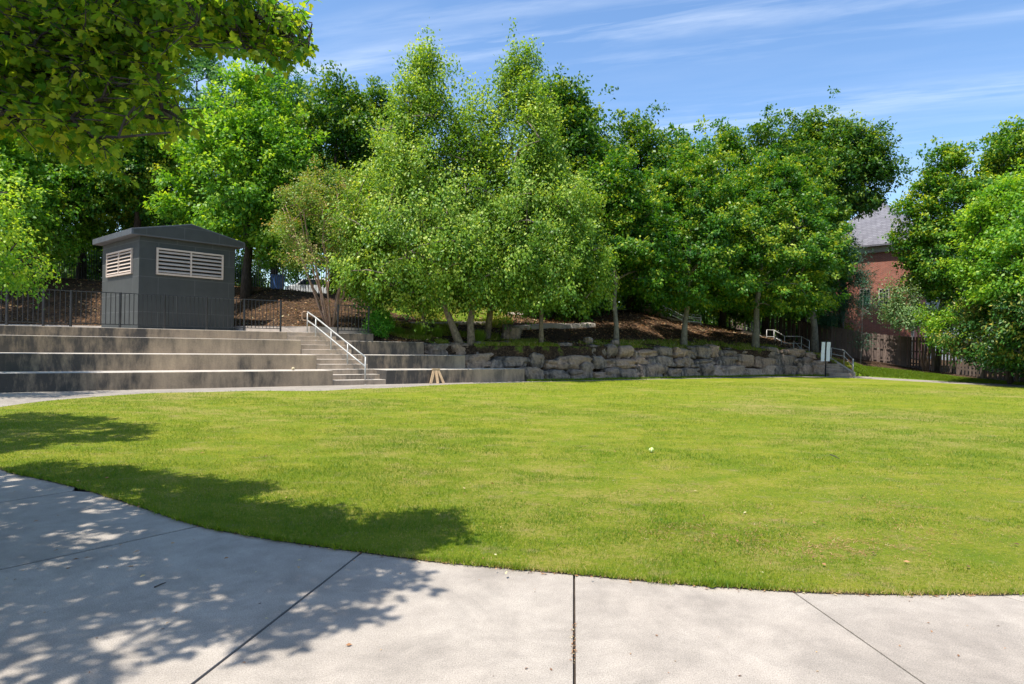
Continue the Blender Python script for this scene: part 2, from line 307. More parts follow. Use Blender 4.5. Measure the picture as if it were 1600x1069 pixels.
# ------------------------------------------------------------------ mesh helpers
class MB:
    def __init__(s): s.v = []; s.f = []; s.t = []
    def add(s, vs, fs, tint=0.5):
        n = len(s.v); s.v += [tuple(v) for v in vs]; s.f += [tuple(i + n for i in f) for f in fs]; s.t += [tint] * len(fs)
    def prism(s, foot, z0, z1, tint=0.5):
        n = len(foot)
        a = sum(foot[i][0] * foot[(i + 1) % n][1] - foot[(i + 1) % n][0] * foot[i][1] for i in range(n))
        if a < 0: foot = foot[::-1]
        z0s = z0 if isinstance(z0, (list, tuple)) else [z0] * n; z1s = z1 if isinstance(z1, (list, tuple)) else [z1] * n
        vs = [(p[0], p[1], z0s[i]) for i, p in enumerate(foot)] + [(p[0], p[1], z1s[i]) for i, p in enumerate(foot)]
        s.add(vs, [tuple(range(n))[::-1], tuple(range(n, 2 * n))] + [(i, (i + 1) % n, n + (i + 1) % n, n + i) for i in range(n)], tint)
    def box(s, c, sz, M=None, tint=0.5):
        x, y, z = (a / 2 for a in sz)
        vs = [Vector((c[0] + i * x, c[1] + j * y, c[2] + k * z)) for k in (-1, 1) for j in (-1, 1) for i in (-1, 1)]
        if M is not None: vs = [M @ v for v in vs]
        s.add(vs, [(0, 2, 3, 1), (4, 5, 7, 6), (0, 1, 5, 4), (2, 6, 7, 3), (0, 4, 6, 2), (1, 3, 7, 5)], tint)
    def beam(s, a, b, w, h, up=(0, 0, 1), tint=0.5):
        a = Vector(a); b = Vector(b); d = (b - a).normalized(); up = Vector(up)
        if abs(d.dot(up)) > 0.98: up = Vector((0, 1, 0))
        sx = d.cross(up).normalized() * (w / 2); sy = sx.cross(d).normalized() * (h / 2)
        vs = [p + i * sx + j * sy for p in (a, b) for i, j in ((-1, -1), (1, -1), (1, 1), (-1, 1))]
        s.add(vs, [(3, 2, 1, 0), (4, 5, 6, 7), (0, 1, 5, 4), (1, 2, 6, 5), (2, 3, 7, 6), (3, 0, 4, 7)], tint)
    def tube(s, pts, rad, n=6, cap=True, tint=0.5):
        pts = [Vector(p) for p in pts]; rs = rad if isinstance(rad, (list, tuple)) else [rad] * len(pts)
        prev = None; rings = []; base = len(s.v)
        for i, p in enumerate(pts):
            d = (pts[min(i + 1, len(pts) - 1)] - pts[max(i - 1, 0)])
            if d.length < 1e-6: d = Vector((0, 0, 1))
            d.normalize()
            ref = prev if prev is not None else (Vector((1, 0, 0)) if abs(d.x) < 0.9 else Vector((0, 1, 0)))
            x = (ref - d * ref.dot(d)).normalized(); y = d.cross(x); prev = x
            for k in range(n):
                a = 2 * math.pi * k / n; s.v.append(tuple(p + (x * math.cos(a) + y * math.sin(a)) * rs[i]))
        for i in range(len(pts) - 1):
            for k in range(n):
                k2 = (k + 1) % n; s.f.append((base + i * n + k, base + i * n + k2, base + (i + 1) * n + k2, base + (i + 1) * n + k)); s.t.append(tint)
        if cap:
            s.f.append(tuple(base + k for k in range(n))[::-1]); s.f.append(tuple(base + (len(pts) - 1) * n + k for k in range(n))); s.t += [tint, tint]
    def build(s, name, mat, parent=None, smooth=False, bevel=0, inv=None):
        me = bpy.data.meshes.new(name)
        vs = s.v if inv is None else [tuple(inv @ Vector(v)) for v in s.v]
        me.from_pydata(vs, [], s.f)
        at = me.attributes.new('tint', 'FLOAT', 'FACE'); at.data.foreach_set('value', s.t)
        me.materials.append(mat)
        if smooth: me.polygons.foreach_set('use_smooth', [True] * len(me.polygons))
        me.update()
        if bevel:
            bm = bmesh.new(); bm.from_mesh(me); bmesh.ops.remove_doubles(bm, verts=bm.verts, dist=1e-5)
            bmesh.ops.bevel(bm, geom=[e for e in bm.edges if len(e.link_faces) == 2 and e.calc_face_angle(0) > 0.5], offset=bevel, segments=2, profile=0.6, affect='EDGES')
            bm.to_mesh(me); bm.free()
        o = bpy.data.objects.new(name, me); C.objects.link(o)
        if parent: o.parent = parent
        return o

def tag(o, label=None, cat=None, group=None, kind=None):
    if label: o['label'] = label
    if cat: o['category'] = cat
    if group: o['group'] = group
    if kind: o['kind'] = kind
    return o
def thing(name, loc, label, cat, group=None, rot=0.0):
    o = bpy.data.objects.new(name, None); C.objects.link(o); o.location = loc; o.rotation_euler = (0, 0, rot); o.empty_display_size = 0.3
    tag(o, label, cat, group); return o
def inv_of(o):
    return (Matrix.Translation(o.location) @ Matrix.Rotation(o.rotation_euler.z, 4, 'Z')).inverted()
def structure(o, cat=None): o['kind'] = 'structure'; return o

def fillpoly(name, pts, z, mat, inset_z=None, grid=None):
    me = bpy.data.meshes.new(name); bm = bmesh.new()
    vs = [bm.verts.new((p[0], p[1], z)) for p in pts]; f = bm.faces.new(vs)
    if f.normal.z < 0: f.normal_flip()
    bm.normal_update()
    if f.normal.z < 0: f.normal_flip()
    bmesh.ops.triangulate(bm, faces=bm.faces[:]); bm.to_mesh(me); bm.free()
    me.materials.append(mat); o = bpy.data.objects.new(name, me); C.objects.link(o); return o

def smooth_curve(pts, n=8):
    out = []
    P = [Vector(p) for p in pts]
    for i in range(len(P) - 1):
        p0 = P[max(i - 1, 0)]; p1 = P[i]; p2 = P[i + 1]; p3 = P[min(i + 2, len(P) - 1)]
        for k in range(n):
            t = k / n
            out.append(0.5 * ((2 * p1) + (p2 - p0) * t + (2 * p0 - 5 * p1 + 4 * p2 - p3) * t * t + (3 * p1 - p0 - 3 * p2 + p3) * t ** 3))
    out.append(P[-1]); return out

# ------------------------------------------------------------------ terrain
COLS = [(-900, [(27, 1.7), (30, 2.6), (34, 4.2), (45, 4.8), (170, 5.5)]),
        (0, [(26.5, 1.72), (28.5, 2.9), (31, 4.2), (45, 4.8), (170, 5.5)]),
        (330, [(27.5, 1.72), (29, 2.7), (32, 4.0), (45, 4.6), (170, 5.2)]),
        (440, [(23.2, 1.82), (26, 2.5), (30, 3.75), (45, 4.3), (170, 5)]),
        (575, [(24.4, 1.82), (26, 2.1), (30, 3.3), (45, 4.2), (170, 5)]),
        (600, [(23.55, 1.40), (25.8, 1.95), (29, 2.6), (33, 3.6), (170, 4.5)]),
        (700, [(23.9, 1.25), (25.5, 1.55), (28, 2.1), (33, 3.35), (170, 4.5)]),
        (820, [(24.6, 1.3), (26.5, 1.5), (29, 2.2), (35, 3.1), (170, 4)]),
        (1000, [(27.8, 1.28), (29.5, 1.6), (33, 2.6), (38, 3.45), (170, 4)]),
        (1080, [(29.7, 1.25), (32, 1.7), (35, 2.3), (39, 2.9), (170, 3.6)]),
        (1200, [(32.2, 1.25), (34, 1.5), (37, 1.9), (42, 2.2), (170, 3)]),
        (1280, [(33.8, 1.0), (36, 1.1), (39, 1.3), (44, 1.6), (170, 3)]),
        (1332, [(34.2, .30), (35.4, .55), (37.5, .8), (42, 1.1), (170, 3)]),
        (1350, [(33.2, .02), (35, .35), (37.2, .65), (42, 1.0), (170, 3)]),
        (1423, [(31.4, .0), (34, .18), (37.3, .37), (42, .8), (170, 3)]),
        (1500, [(29.0, .0), (30.8, .06), (32.5, .2), (42, .6), (170, 3)]),
        (1581, [(27.5, .0), (28.0, .03), (28.4, .1), (34, .4), (170, 3)]),
        (1700, [(24.2, .0), (24.7, .03), (25.0, .1), (34, .4), (170, 3)]),
        (2400, [(17, .0), (18, .03), (19, .1), (34, .4), (170, 3)])]
def terr_col(px):
    if px <= COLS[0][0]: return COLS[0][1]
    if px >= COLS[-1][0]: return COLS[-1][1]
    for (a, ra), (b, rb) in zip(COLS, COLS[1:]):
        if a <= px <= b:
            t = (px - a) / (b - a)
            return [(x0 + (x1 - x0) * t, z0 + (z1 - z0) * t) for (x0, z0), (x1, z1) in zip(ra, rb)]
def terr(x, y):
    px = 800 + 1000 * x / y; col = terr_col(px)
    if y <= col[0][0]: return col[0][1]
    for (d0, z0), (d1, z1) in zip(col, col[1:]):
        if y <= d1:
            t = (y - d0) / (d1 - d0); return z0 + (z1 - z0) * t
    return col[-1][1]
def TP(px, d):
    x = (px - 800) / 1000 * d; return Vector((x, d, terr(x, d)))

def build_terrain():
    pxs = sorted(set([c[0] for c in COLS] + [-900 + i * 60 for i in range(15)] + [i * 20 for i in range(0, 86)] + [1700 + 100 * i for i in range(8)]))
    nr = [0, .25, .5, .75, 1, 1.2, 1.4, 1.6, 1.8, 2, 2.25, 2.5, 2.75, 3, 3.1, 3.25, 3.5, 4]
    verts = []; gr = []
    for px in pxs:
        col = terr_col(px)
        for r in [-1] + nr:
            if r == -1: d, z = col[0]; z -= 1.0; d += 0.02
            else:
                i = min(int(r), 3); t = r - i; d = col[i][0] + (col[i + 1][0] - col[i][0]) * t; z = col[i][1] + (col[i + 1][1] - col[i][1]) * t
                if r > 0.1: z += 0.10 * mnoise.noise(Vector(((px - 800) / 1000 * d * 0.6, d * 0.6, 0))) * (0.3 if px > 1330 else 1)
            verts.append(((px - 800) / 1000 * d, d, z))
            gg = 0.0
            if 600 < px < 800 and 2.1 <= r <= 3.1: gg = 0.75
            if 640 < px < 900 and 0 <= r <= 0.9: gg = 0.42
            if 800 <= px <= 1340 and 0 <= r < 0.8: gg = 0.38
            if px >= 1335 and r <= (1.25 if px < 1460 else 1.5): gg = 1.2
            if px < 600 and r > 3.05: gg = 0.8
            if r >= 3.2: gg = 0.9
            gr.append(gg)
    n = len(nr) + 1; fs = []
    for i in range(len(pxs) - 1):
        for j in range(n - 1): fs.append((i * n + j, (i + 1) * n + j, (i + 1) * n + j + 1, i * n + j + 1))
    me = bpy.data.meshes.new('hillside'); me.from_pydata(verts, [], fs); a = me.attributes.new('grass', 'FLOAT', 'POINT'); a.data.foreach_set('value', gr)
    me.materials.append(MS['mulch']); me.polygons.foreach_set('use_smooth', [True] * len(fs)); me.update()
    o = bpy.data.objects.new('hillside', me); C.objects.link(o); structure(o)
build_terrain()

# base ground to the horizon
gm_ = MB(); gm_.prism([(-600, -300), (600, -300), (600, 900), (-600, 900)], -1.2, -0.35); structure(gm_.build('ground', MS['soil']))

# ------------------------------------------------------------------ lawn, paths
near_px = [(0, 733), (60, 748), (130, 765), (220, 793), (310, 822), (400, 839), (470, 850), (565, 863), (640, 873), (700, 880), (800, 889), (897, 898), (1050, 912), (1150, 919), (1240, 925), (1320, 928), (1400, 929), (1500, 929), (1600, 928)]
near = [G(*p) for p in near_px]
near = [Vector((-10.2, 12.2, 0)), Vector((-9.2, 10.2, 0)), Vector((-7.2, 8.2, 0))] + near + [Vector((4.4, 4.0, 0)), Vector((7.5, 5.2, 0)), Vector((12, 8, 0)), Vector((17, 13, 0)), Vector((21, 19, 0)), Vector((22.5, 24, 0))]
near_c = [Vector((p.x, p.y)) for p in smooth_curve([(p.x, p.y, 0) for p in near], 6)]
far_px = [(0, 637), (50, 630), (110, 624), (230, 615.5), (320, 613.5), (400, 611.5), (500, 611.5), (560, 608), (620, 606.5), (700, 601.5), (820, 598), (900, 596), (1000, 593.8), (1100, 592), (1200, 590.5), (1310, 590.5), (1400, 595), (1500, 600.5), (1600, 605.5)]
far_ = [G(*p) for p in far_px]
far_c = [Vector((p.x, p.y)) for p in smooth_curve([(p.x, p.y, 0) for p in far_], 4)]
lawn_poly = near_c + far_c[::-1]
structure(fillpoly('lawn', lawn_poly, 0.012, MS['lawn']))
fillo = fillpoly('lawn_edge_soil', [p + Vector((0, .02)) for p in near_c[:]] + [p + Vector((0, -0.012)) for p in near_c[::-1]], 0.004, MS['soil']); fillo.name = 'soil'; structure(fillo)

# far walk between the lawn and the terraces
U = Vector((0.836, 0.5487)); N = Vector((-0.5487, 0.836)); P0 = Vector((-12.2, 15.2))
def T(t, off): return P0 + U * t + N * off
def solve_t(px, off):
    k = (px - 800) / 1000; q = P0 + N * off
    return (k * q.y - q.x) / (U.x - k * U.y)
walk = [Vector((p.x, p.y)) for p in far_c] + [Vector((23.5, 25.0)), Vector((24, 27))]
up_px = [(1600, 601.6), (1500, 597), (1400, 591.6), (1330, 587), (1300, 586)]
walk += [Vector((25, 28.2))] + [Vector((G(*p).x, G(*p).y)) for p in up_px] + [T(29.6, .4), T(-16, .4), Vector((-26, 4)), Vector((-12, 12))]
structure(fillpoly('walkway', walk, 0.0, MS['slab']))

# foreground pavement, cast in slabs with open joints
jn = [((115, 767), (0, 785)), ((310, 822), (0, 890)), ((565, 863), (300, 1069)), ((897, 898), (897.5, 1069)), ((1240, 925), (1440, 1065)), ((1562, 929.5), (1600, 941))]
joints = []
for a, b in jn:
    A = G(*a); B = G(*b); A = Vector((A.x, A.y)); B = Vector((B.x, B.y)); joints.append((A, (B - A).normalized()))
joints = [(Vector((-7.2, 8.2)), Vector((-0.72, -0.68)).normalized())] + joints + [(Vector((4.8, 4.1)), Vector((0.93, -0.6)).normalized()), (Vector((7.5, 5.2)), Vector((0.95, -0.35)).normalized())]
def nearest_i(p): return min(range(len(near_c)), key=lambda i: (near_c[i] - p).length)
pv = MB(); gap = 0.0095
gaps = [.008, .013, .013, .008, .006, .005, .005, .005, .005]
for ji, ((A, da), (B, db)) in enumerate(zip(joints, joints[1:])):
    ia, ib = nearest_i(A), nearest_i(B)
    mid = [near_c[i] for i in range(ia + 1, ib)]
    na = Vector((-da.y, da.x)); nb = Vector((-db.y, db.x))
    if na.dot(B - A) < 0: na = -na
    if nb.dot(A - B) < 0: nb = -nb
    LEN = 7.0
    ga, gb_ = gaps[ji], gaps[ji + 1]
    poly = [A + na * ga] + [p for p in mid if (p - A).dot(na) > ga + .01 and (p - B).dot(nb) > gb_ + .01] + [B + nb * gb_, B + db * LEN + nb * gb_, A + da * LEN + na * ga]
    pv.prism([(p.x, p.y - 0.002) for p in poly], -0.12, 0.0, tint=[.5, .35, .5, .42, .5, .38, .5, .45, .5][ji])
pvo = pv.build('pavement', MS['slab'], bevel=0.003); structure(pvo)
sb = MB(); sb.prism([(-14, -4), (16, -4), (16, 5), (9, 6), (-8, 9.5), (-14, 10)], -0.2, -0.022); structure(sb.build('soil_bed', MS['soil'])).name = 'soil_bed'

# ------------------------------------------------------------------ terraces
H = 0.457; ZT = [0, H, 2 * H, 3 * H, 1.64]
SP = 0.95
left_px = [521.5, 495.6, 470.6, 448.6]; right_px = [604.5, 575.5, 549.5, 525.5]; rend_px = [820.7, 727.8, 663, 583.5]
row_words = ['lowest', 'second', 'third', 'topmost']
tl = [solve_t(p, SP * k) for k, p in enumerate(left_px)] + [0]; tr_ = [solve_t(p, SP * k) for k, p in enumerate(right_px)] + [0]
tl[4] = tl[3] - 0.225; tr_[4] = tr_[3] - 0.22
for k in range(4):
    o0, o1 = SP * k, SP * (k + 1); base_z = -0.3
    if k == 3: o1 = o0 + 0.42
    e = thing('seating_wall', (*T(0, o0), 0), f'long stained concrete seating wall left of the stairs, {row_words[k]} of four rows', 'seating wall', 'concrete seating walls left of the stairs', math.atan2(U.y, U.x))
    m = MB(); f = (o1 - o0) / SP
    m.prism([T(-16, o0), T(tl[k], o0), T(tl[k] + (tl[k + 1] - tl[k]) * f, o1), T(-16, o1)], base_z, ZT[k + 1])
    m.build('wall_body', MS['terrace'], e, bevel=0.022, inv=inv_of(e))
    tend = solve_t(rend_px[k], o0)
    e = thing('seating_wall', (*T(tr_[k], o0), 0), f'tan concrete seating wall right of the stairs, {row_words[k]} of four rows', 'seating wall', 'concrete seating walls right of the stairs', math.atan2(U.y, U.x))
    m = MB()
    m.prism([T(tr_[k], o0), T(tend, o0), T(tend, o1), T(tr_[k] + (tr_[k + 1] - tr_[k]) * f, o1)], base_z, ZT[k + 1])
    m.build('wall_body', MS['terrace'], e, bevel=0.022, inv=inv_of(e))
# stairs
st = thing('concrete_stairs', (*T(tl[0], 0), 0), 'tan concrete stairs with a steel handrail rising between the seating walls', 'stairs', None, math.atan2(U.y, U.x))
m = MB()
def tl_at(o): return tl[0] + (tl[3] - tl[0]) * o / (3 * SP)
def tr_at(o): return tr_[0] + (tr_[3] - tr_[0]) * o / (3 * SP)
steps = []
for k in range(3):
    for j in range(3): steps.append((SP * k + j * SP / 3 + 0.01, ZT[k] + (j + 1) * H / 3))
steps += [(3 * SP + 0.01, ZT[3] + (ZT[4] - ZT[3]) / 2), (3 * SP + 0.33, ZT[4])]
ends = [s[0] for s in steps[1:]] + [steps[-1][0] + 0.1]
for (o0, z), o1 in zip(steps, ends):
    m.prism([T(tl_at(o0) + .003, o0), T(tr_at(o0) - .003, o0), T(tr_at(o1) - .003, o1), T(tl_at(o1) + .003, o1)], -0.3, z)
m.build('steps', MS['step'], st, bevel=0.008, inv=inv_of(st))

# plaza behind the top wall
pz = [T(-16, 3 * SP + .40), T(tl_at(3.27) - .0, 3 * SP + .40), T(tr_at(3.27), 3 * SP + .40)]
pz += [T(solve_t(583.5, 3 * SP) - .02, 3 * SP + .40), Vector(((583 - 800) / 1000 * 23.6, 23.6)), Vector(((440 - 800) / 1000 * 24.5, 24.5)), Vector(((360 - 800) / 1000 * 28.5, 28.5)), Vector((-0.8 * 28, 28)), Vector((-30, 24))]
pzo = fillpoly('plaza', pz, ZT[4] - 0.004, MS['pale_conc']); structure(pzo)
# kerb at the back of the stair landing, and along the planting bed behind the shed
def kerb(pts, w, z0, z1, label):
    e = thing('concrete_kerb', (pts[0][0], pts[0][1], z0), label, 'kerb'); m = MB()
    for a, b in zip(pts, pts[1:]):
        a = Vector(a); b = Vector(b); n_ = Vector((-(b - a).y, (b - a).x)).normalized() * w
        m.prism([a, b, b + n_, a + n_], z0, z1)
    m.build('kerb_body', MS['pale_conc'], e, bevel=0.01, inv=inv_of(e)); return e
def XY(px, d): return ((px - 800) / 1000 * d, d)
kerb([XY(350, 24.8), XY(440, 22.95), XY(484, 22.85), XY(525, 23.3), XY(580, 24.25)], 0.28, 1.3, 1.86, 'low concrete kerb behind the stair landing at the mulch edge')
kerb([XY(-420, 26), XY(0, 26.3), XY(170, 26.4)], 0.25, 1.3, 1.80, 'low concrete kerb behind the left railing below the mulch slope')

# ------------------------------------------------------------------ handrail on the stairs
def pipe_rail(name, label, posts, height, low, r=0.024, mat='galv', loop=None, cat='handrail', rails=2):
    """posts: list of base points; rails follow their tops"""
    e = thing(name, posts[0], label, cat); iv = inv_of(e)
    for p in posts:
        m = MB(); m.tube([p, p + Vector((0, 0, height))], r, 8)
        m.tube([p, p + Vector((0, 0, .02))], r * 2.2, 8); m.build('post', MS[mat], e, True, inv=iv)
    for hgt, nm in ((height, 'top_rail'), (low, 'lower_rail')):
        m = MB(); m.tube([p + Vector((0, 0, hgt)) for p in posts], r * 1.02, 8); m.build(nm, MS[mat], e, True, inv=iv)
    return e, iv
def t_at_px(px, off): return solve_t(px, off)
offs = [0.05, 1.0, 1.95, 2.9, 3.35]; pxs_ = [571.5, 543.5, 517.3, 493, 479.8]; zz = [0.0, ZT[1], ZT[2], ZT[3], ZT[4]]
rp_ = []
for o_, p_, z_ in zip(offs, pxs_, zz):
    q = T(t_at_px(p_, o_), o_); rp_.append(Vector((q.x, q.y, z_)))
e = thing('handrail', rp_[0], 'grey steel two pipe handrail with a rust tinted loop up the concrete stairs', 'handrail'); iv = inv_of(e)
tops = [Vector((p.x, p.y, 0)) for p in rp_]
ztop0 = 0.87; ztop1 = 1.64 + .72
L0 = (tops[-1] - tops[0]).length
tz = [ztop0 + (ztop1 - ztop0) * (p - tops[0]).length / L0 for p in tops]
for p, z in zip(rp_, tz):
    m = MB(); m.tube([p, (p.x, p.y, z)], 0.024, 8); m.tube([p, p + Vector((0, 0, .015))], .05, 10); m.build('post', MS['galv'], e, True, inv=iv)
m = MB(); m.tube([(p.x, p.y, z) for p, z in zip(rp_, tz)], 0.026, 8); m.build('top_rail', MS['galv'], e, True, inv=iv)
m = MB(); m.tube([(p.x, p.y, z - .30) for p, z in zip(rp_, tz)], 0.026, 8); m.build('lower_rail', MS['galv'], e, True, inv=iv)
q = rp_[-1]; dd = Vector((-0.80, -0.1, 0)).normalized(); z = tz[-1]
m = MB(); lp = [Vector((q.x, q.y, z)), Vector((q.x, q.y, z + .005)) + dd * .13, Vector((q.x, q.y, z - .03)) + dd * .18, Vector((q.x, q.y, z - .27)) + dd * .18, Vector((q.x, q.y, z - .30)) + dd * .13, Vector((q.x, q.y, z - .30))]
m.tube(lp, 0.0265, 8); m.build('return_loop', MS['rustpipe'], e, True, inv=iv)

# ------------------------------------------------------------------ picket railings
def picket_fence(label, pts, height, spacing, post_every=None, post_pts=None, bar=0.016, rail=0.03, postw=0.05, mat='iron', cat='railing', name='metal_railing', gap_low=0.10):
    e = thing(name, pts[0], label, cat); iv = inv_of(e)
    pts = [Vector(p) for p in pts]
    for nm, zoff in (('top_rail', height), ('bottom_rail', gap_low)):
        m = MB()
        for a, b in zip(pts, pts[1:]): m.beam(a + Vector((0, 0, zoff)), b + Vector((0, 0, zoff)), rail, rail * 0.8)
        m.build(nm, MS[mat], e, inv=iv)
    for a, b in zip(pts, pts[1:]):
        m = MB(); Ld = (b - a).length; n = max(2, int(Ld / spacing))
        for i in range(n + 1 if b == pts[-1] else n):
            p = a.lerp(b, i / n); m.beam(p + Vector((0, 0, gap_low)), p + Vector((0, 0, height)), bar, bar)
        m.build('picket_panel', MS[mat], e, inv=iv)
    for p in (post_pts or pts):
        m = MB(); p = Vector(p); m.beam(p + Vector((0, 0, -.05)), p + Vector((0, 0, height + .02)), postw, postw); m.build('post', MS[mat], e, inv=iv)
    return e
fo = 3 * SP + 0.2
fpx = [-420, -260, -130, -55, 10, 67, 110, 187, 256, 322, 381, 438]
fp = [Vector((*T(solve_t(p, fo), fo), ZT[4])) for p in fpx]
picket_fence('black picket railing along the topmost seating wall in front of the shed', fp, 1.04, 0.115)
fp = [Vector((*T(solve_t(p, 3 * SP + .2), 3 * SP + .2), ZT[4])) for p in (527.5, 575.5)]
picket_fence('short black picket railing right of the stairs above the green shrub', fp, 1.0, 0.115)
# tall black fence along the hilltop
hp = [TP(px, d) for px, d in [(-420, 36), (-200, 35.5), (-60, 35.3), (60, 35), (160, 35), (260, 35), (360, 35), (440, 35), (520, 35.5), (600, 36), (680, 36.5), (760, 38), (850, 41), (940, 43)]]
picket_fence('tall black metal fence on the hilltop behind the trees', hp, 1.75, 0.13, cat='fence', name='metal_fence', bar=.022, rail=.045, postw=.07)
hp = [TP(px, d) for px, d in [(1100, 44), (1125, 43), (1148, 42)]]
picket_fence('black metal fence section beside the dark wooden fence at the ramp', hp, 1.7, 0.13, cat='fence', name='metal_fence', bar=.022, rail=.045, postw=.07)

# ------------------------------------------------------------------ equipment shed
A = Vector((-0.585 * 21.6, 21.6)); du = Vector((0.664, 0.747)).normalized(); dn = Vector((-du.y, du.x))   # front wall runs along du, left wall along dn
def sh_solve(px, org, dr):
    k = (px - 800) / 1000; return (k * org.y - org.x) / (dr.x - k * dr.y)
WL = sh_solve(365, A, du); DL = sh_solve(158, A, dn)
rotS = math.atan2(du.y, du.x); Z0 = ZT[4]; WH = 4.80 - Z0
shed = thing('equipment_shed', (A.x, A.y, Z0), 'dark slate block equipment shed with tan louvered windows behind the railing', 'shed', None, rotS)
# local coords: x along front, y to the back, z up
m = MB()
def wallbox(x0, x1, y0, y1): m.prism([(x0, y0), (x1, y0), (x1, y1), (x0, y1)], -0.05, WH)
wallbox(0, WL, 0, .2); wallbox(0, WL, DL - .2, DL); wallbox(0, .2, .2, DL - .2); wallbox(WL - .2, WL, .2, DL - .2)
m.build('wall', MS['shed'], shed)
# gabled roof: ridge runs front to back
ov = 0.30; ovf = 0.16; rz = 0.42; ft = 0.20
m = MB()
y0, y1 = -ovf, DL + ovf; xa, xb, xm = -ov, WL + ov, WL / 2
prof = [(xa, WH), (xb, WH), (xb, WH + ft), (xm, WH + ft + rz), (xa, WH + ft)]
vs = [(x, y0, z) for x, z in prof] + [(x, y1, z) for x, z in prof]
m.add(vs, [(0, 1, 2, 3, 4), (9, 8, 7, 6, 5)] + [(i, (i + 5), (i + 1) % 5 + 5, (i + 1) % 5) for i in range(5)])
roof = m.build('roof', MS['shed_roof'], shed, bevel=0.012)
m = MB(); 
prof2 = [(xa + .07, WH + .045), (xb - .07, WH + .045), (xb - .07, WH + ft - .035), (xm, WH + ft + rz - .04), (xa + .07, WH + ft - .035)]
vs = [(x, y0 - .006, z) for x, z in prof2] + [(x, y0 + .05, z) for x, z in prof2]
m.add(vs, [(0, 1, 2, 3, 4), (9, 8, 7, 6, 5)] + [(i, (i + 5), (i + 1) % 5 + 5, (i + 1) % 5) for i in range(5)])
m.build('gable_panel', MS['shed'], roof)
m = MB(); m.prism([(-.05, -.05), (WL + .05, -.05), (WL + .05, DL + .05), (-.05, DL + .05)], -.02, .05); m.build('base_slab', MS['shed'], shed)
def louver(w, h, M, nsl=6):
    """window in its own frame: x right, z up, y into wall; M maps to shed local"""
    ff = MB(); fw = 0.06
    for c, s in (((w / 2, -.02, h - fw / 2), (w, .08, fw)), ((w / 2, -.02, fw / 2), (w, .08, fw)), ((fw / 2, -.02, h / 2), (fw, .08, h - 2 * fw)), ((w - fw / 2, -.02, h / 2), (fw, .08, h - 2 * fw)), ((w / 2, -.025, h / 2), (fw * .9, .07, h - 2 * fw))):
        ff.box(c, s, M)
    fo_ = ff.build('louver_window', MS['louver'], shed, bevel=.004)
    bk = MB(); bk.box((w / 2, -.004, h / 2), (w - .04, .01, h - .04), M); bk.build('backing', MS['black'], fo_)
    for i in range(nsl):
        z = fw + (h - 2 * fw) * (i + .5) / nsl
        s = MB()
        for xa_, xb_ in ((fw, w / 2 - fw * .45), (w / 2 + fw * .45, w - fw)):
            R = Matrix.Translation((0, -.025, z)) @ Matrix.Rotation(math.radians(-38), 4, 'X')
            s.box(((xa_ + xb_) / 2, 0, 0), (xb_ - xa_, .012, (h - 2 * fw) / nsl * .72), M @ R)
        s.build('slat', MS['louver'], fo_)
s0 = sh_solve(241.5, A, du); s1 = sh_solve(346, A, du)
louver(s1 - s0, .92, Matrix.Translation((s0, 0, 3.54 - Z0)))
q0 = sh_solve(205.5, A, dn); q1 = sh_solve(166.3, A, dn)
# left wall: local x=0 plane facing -x; window x axis runs from far (q1) to near (q0)
ML = Matrix.Translation((0, q1, 3.55 - Z0)) @ Matrix.Rotation(math.radians(-90), 4, 'Z')
louver(q1 - q0, .88, ML)

# ------------------------------------------------------------------ boulder wall
rw = thing('boulder_wall', (*T(16, .2), 0), 'dry stacked boulder retaining wall of dark streaked rocks beside the lawn', 'retaining wall')
iv = inv_of(rw)
def rbase(t):
    if t <= 29.6: return T(t, 0), U, N
    d = Vector((0.93, 0.367)); return T(29.6, 0) + d * (t - 29.6), d, Vector((-d.y, d.x))
def boulder(c, sx, sy, sz, du_, seed, mat):
    bm = bmesh.new(); bmesh.ops.create_cube(bm, size=2); bmesh.ops.subdivide_edges(bm, edges=bm.edges[:], cuts=6, use_grid_fill=True)
    ang = math.atan2(du_.y, du_.x) + random.uniform(-.12, .12); R = Matrix.Rotation(ang, 3, 'Z') @ Matrix.Rotation(random.uniform(-.07, .07), 3, 'Y')
    off = Vector((seed * 7.3, seed * 3.1, seed * 1.7)); pw = random.uniform(2.9, 5.5); tap = random.uniform(-.22, .22); shr = random.uniform(-.15, .15)
    for v in bm.verts:
        p = v.co.copy(); L6 = (abs(p.x) ** pw + abs(p.y) ** pw + abs(p.z) ** pw) ** (1 / pw); p = p / L6
        n1 = mnoise.noise(p * 1.1 + off) ; n2 = mnoise.noise(p * 2.7 + off); n3 = mnoise.cell(p * 1.6 + off)
        p *= 1 + 0.24 * n1 + 0.13 * n2 + 0.09 * n3 + 0.045 * mnoise.noise(p * 7 + off)
        p.x += shr * p.z; p.z += tap * p.x
        v.co = R @ Vector((p.x * sx / 2, p.y * sy / 2, p.z * sz / 2)) 
    me = bpy.data.meshes.new('boulder'); bm.to_mesh(me); bm.free(); me.materials.append(mat); me.polygons.foreach_set('use_smooth', [True] * len(me.polygons))
    me.attributes.new('tint', 'FLOAT', 'FACE')
    try: me.set_sharp_from_angle(angle=math.radians(38))
    except Exception: pass
    o = bpy.data.objects.new('boulder', me); C.objects.link(o); o.location = iv @ Vector(c); o.parent = rw
    return o
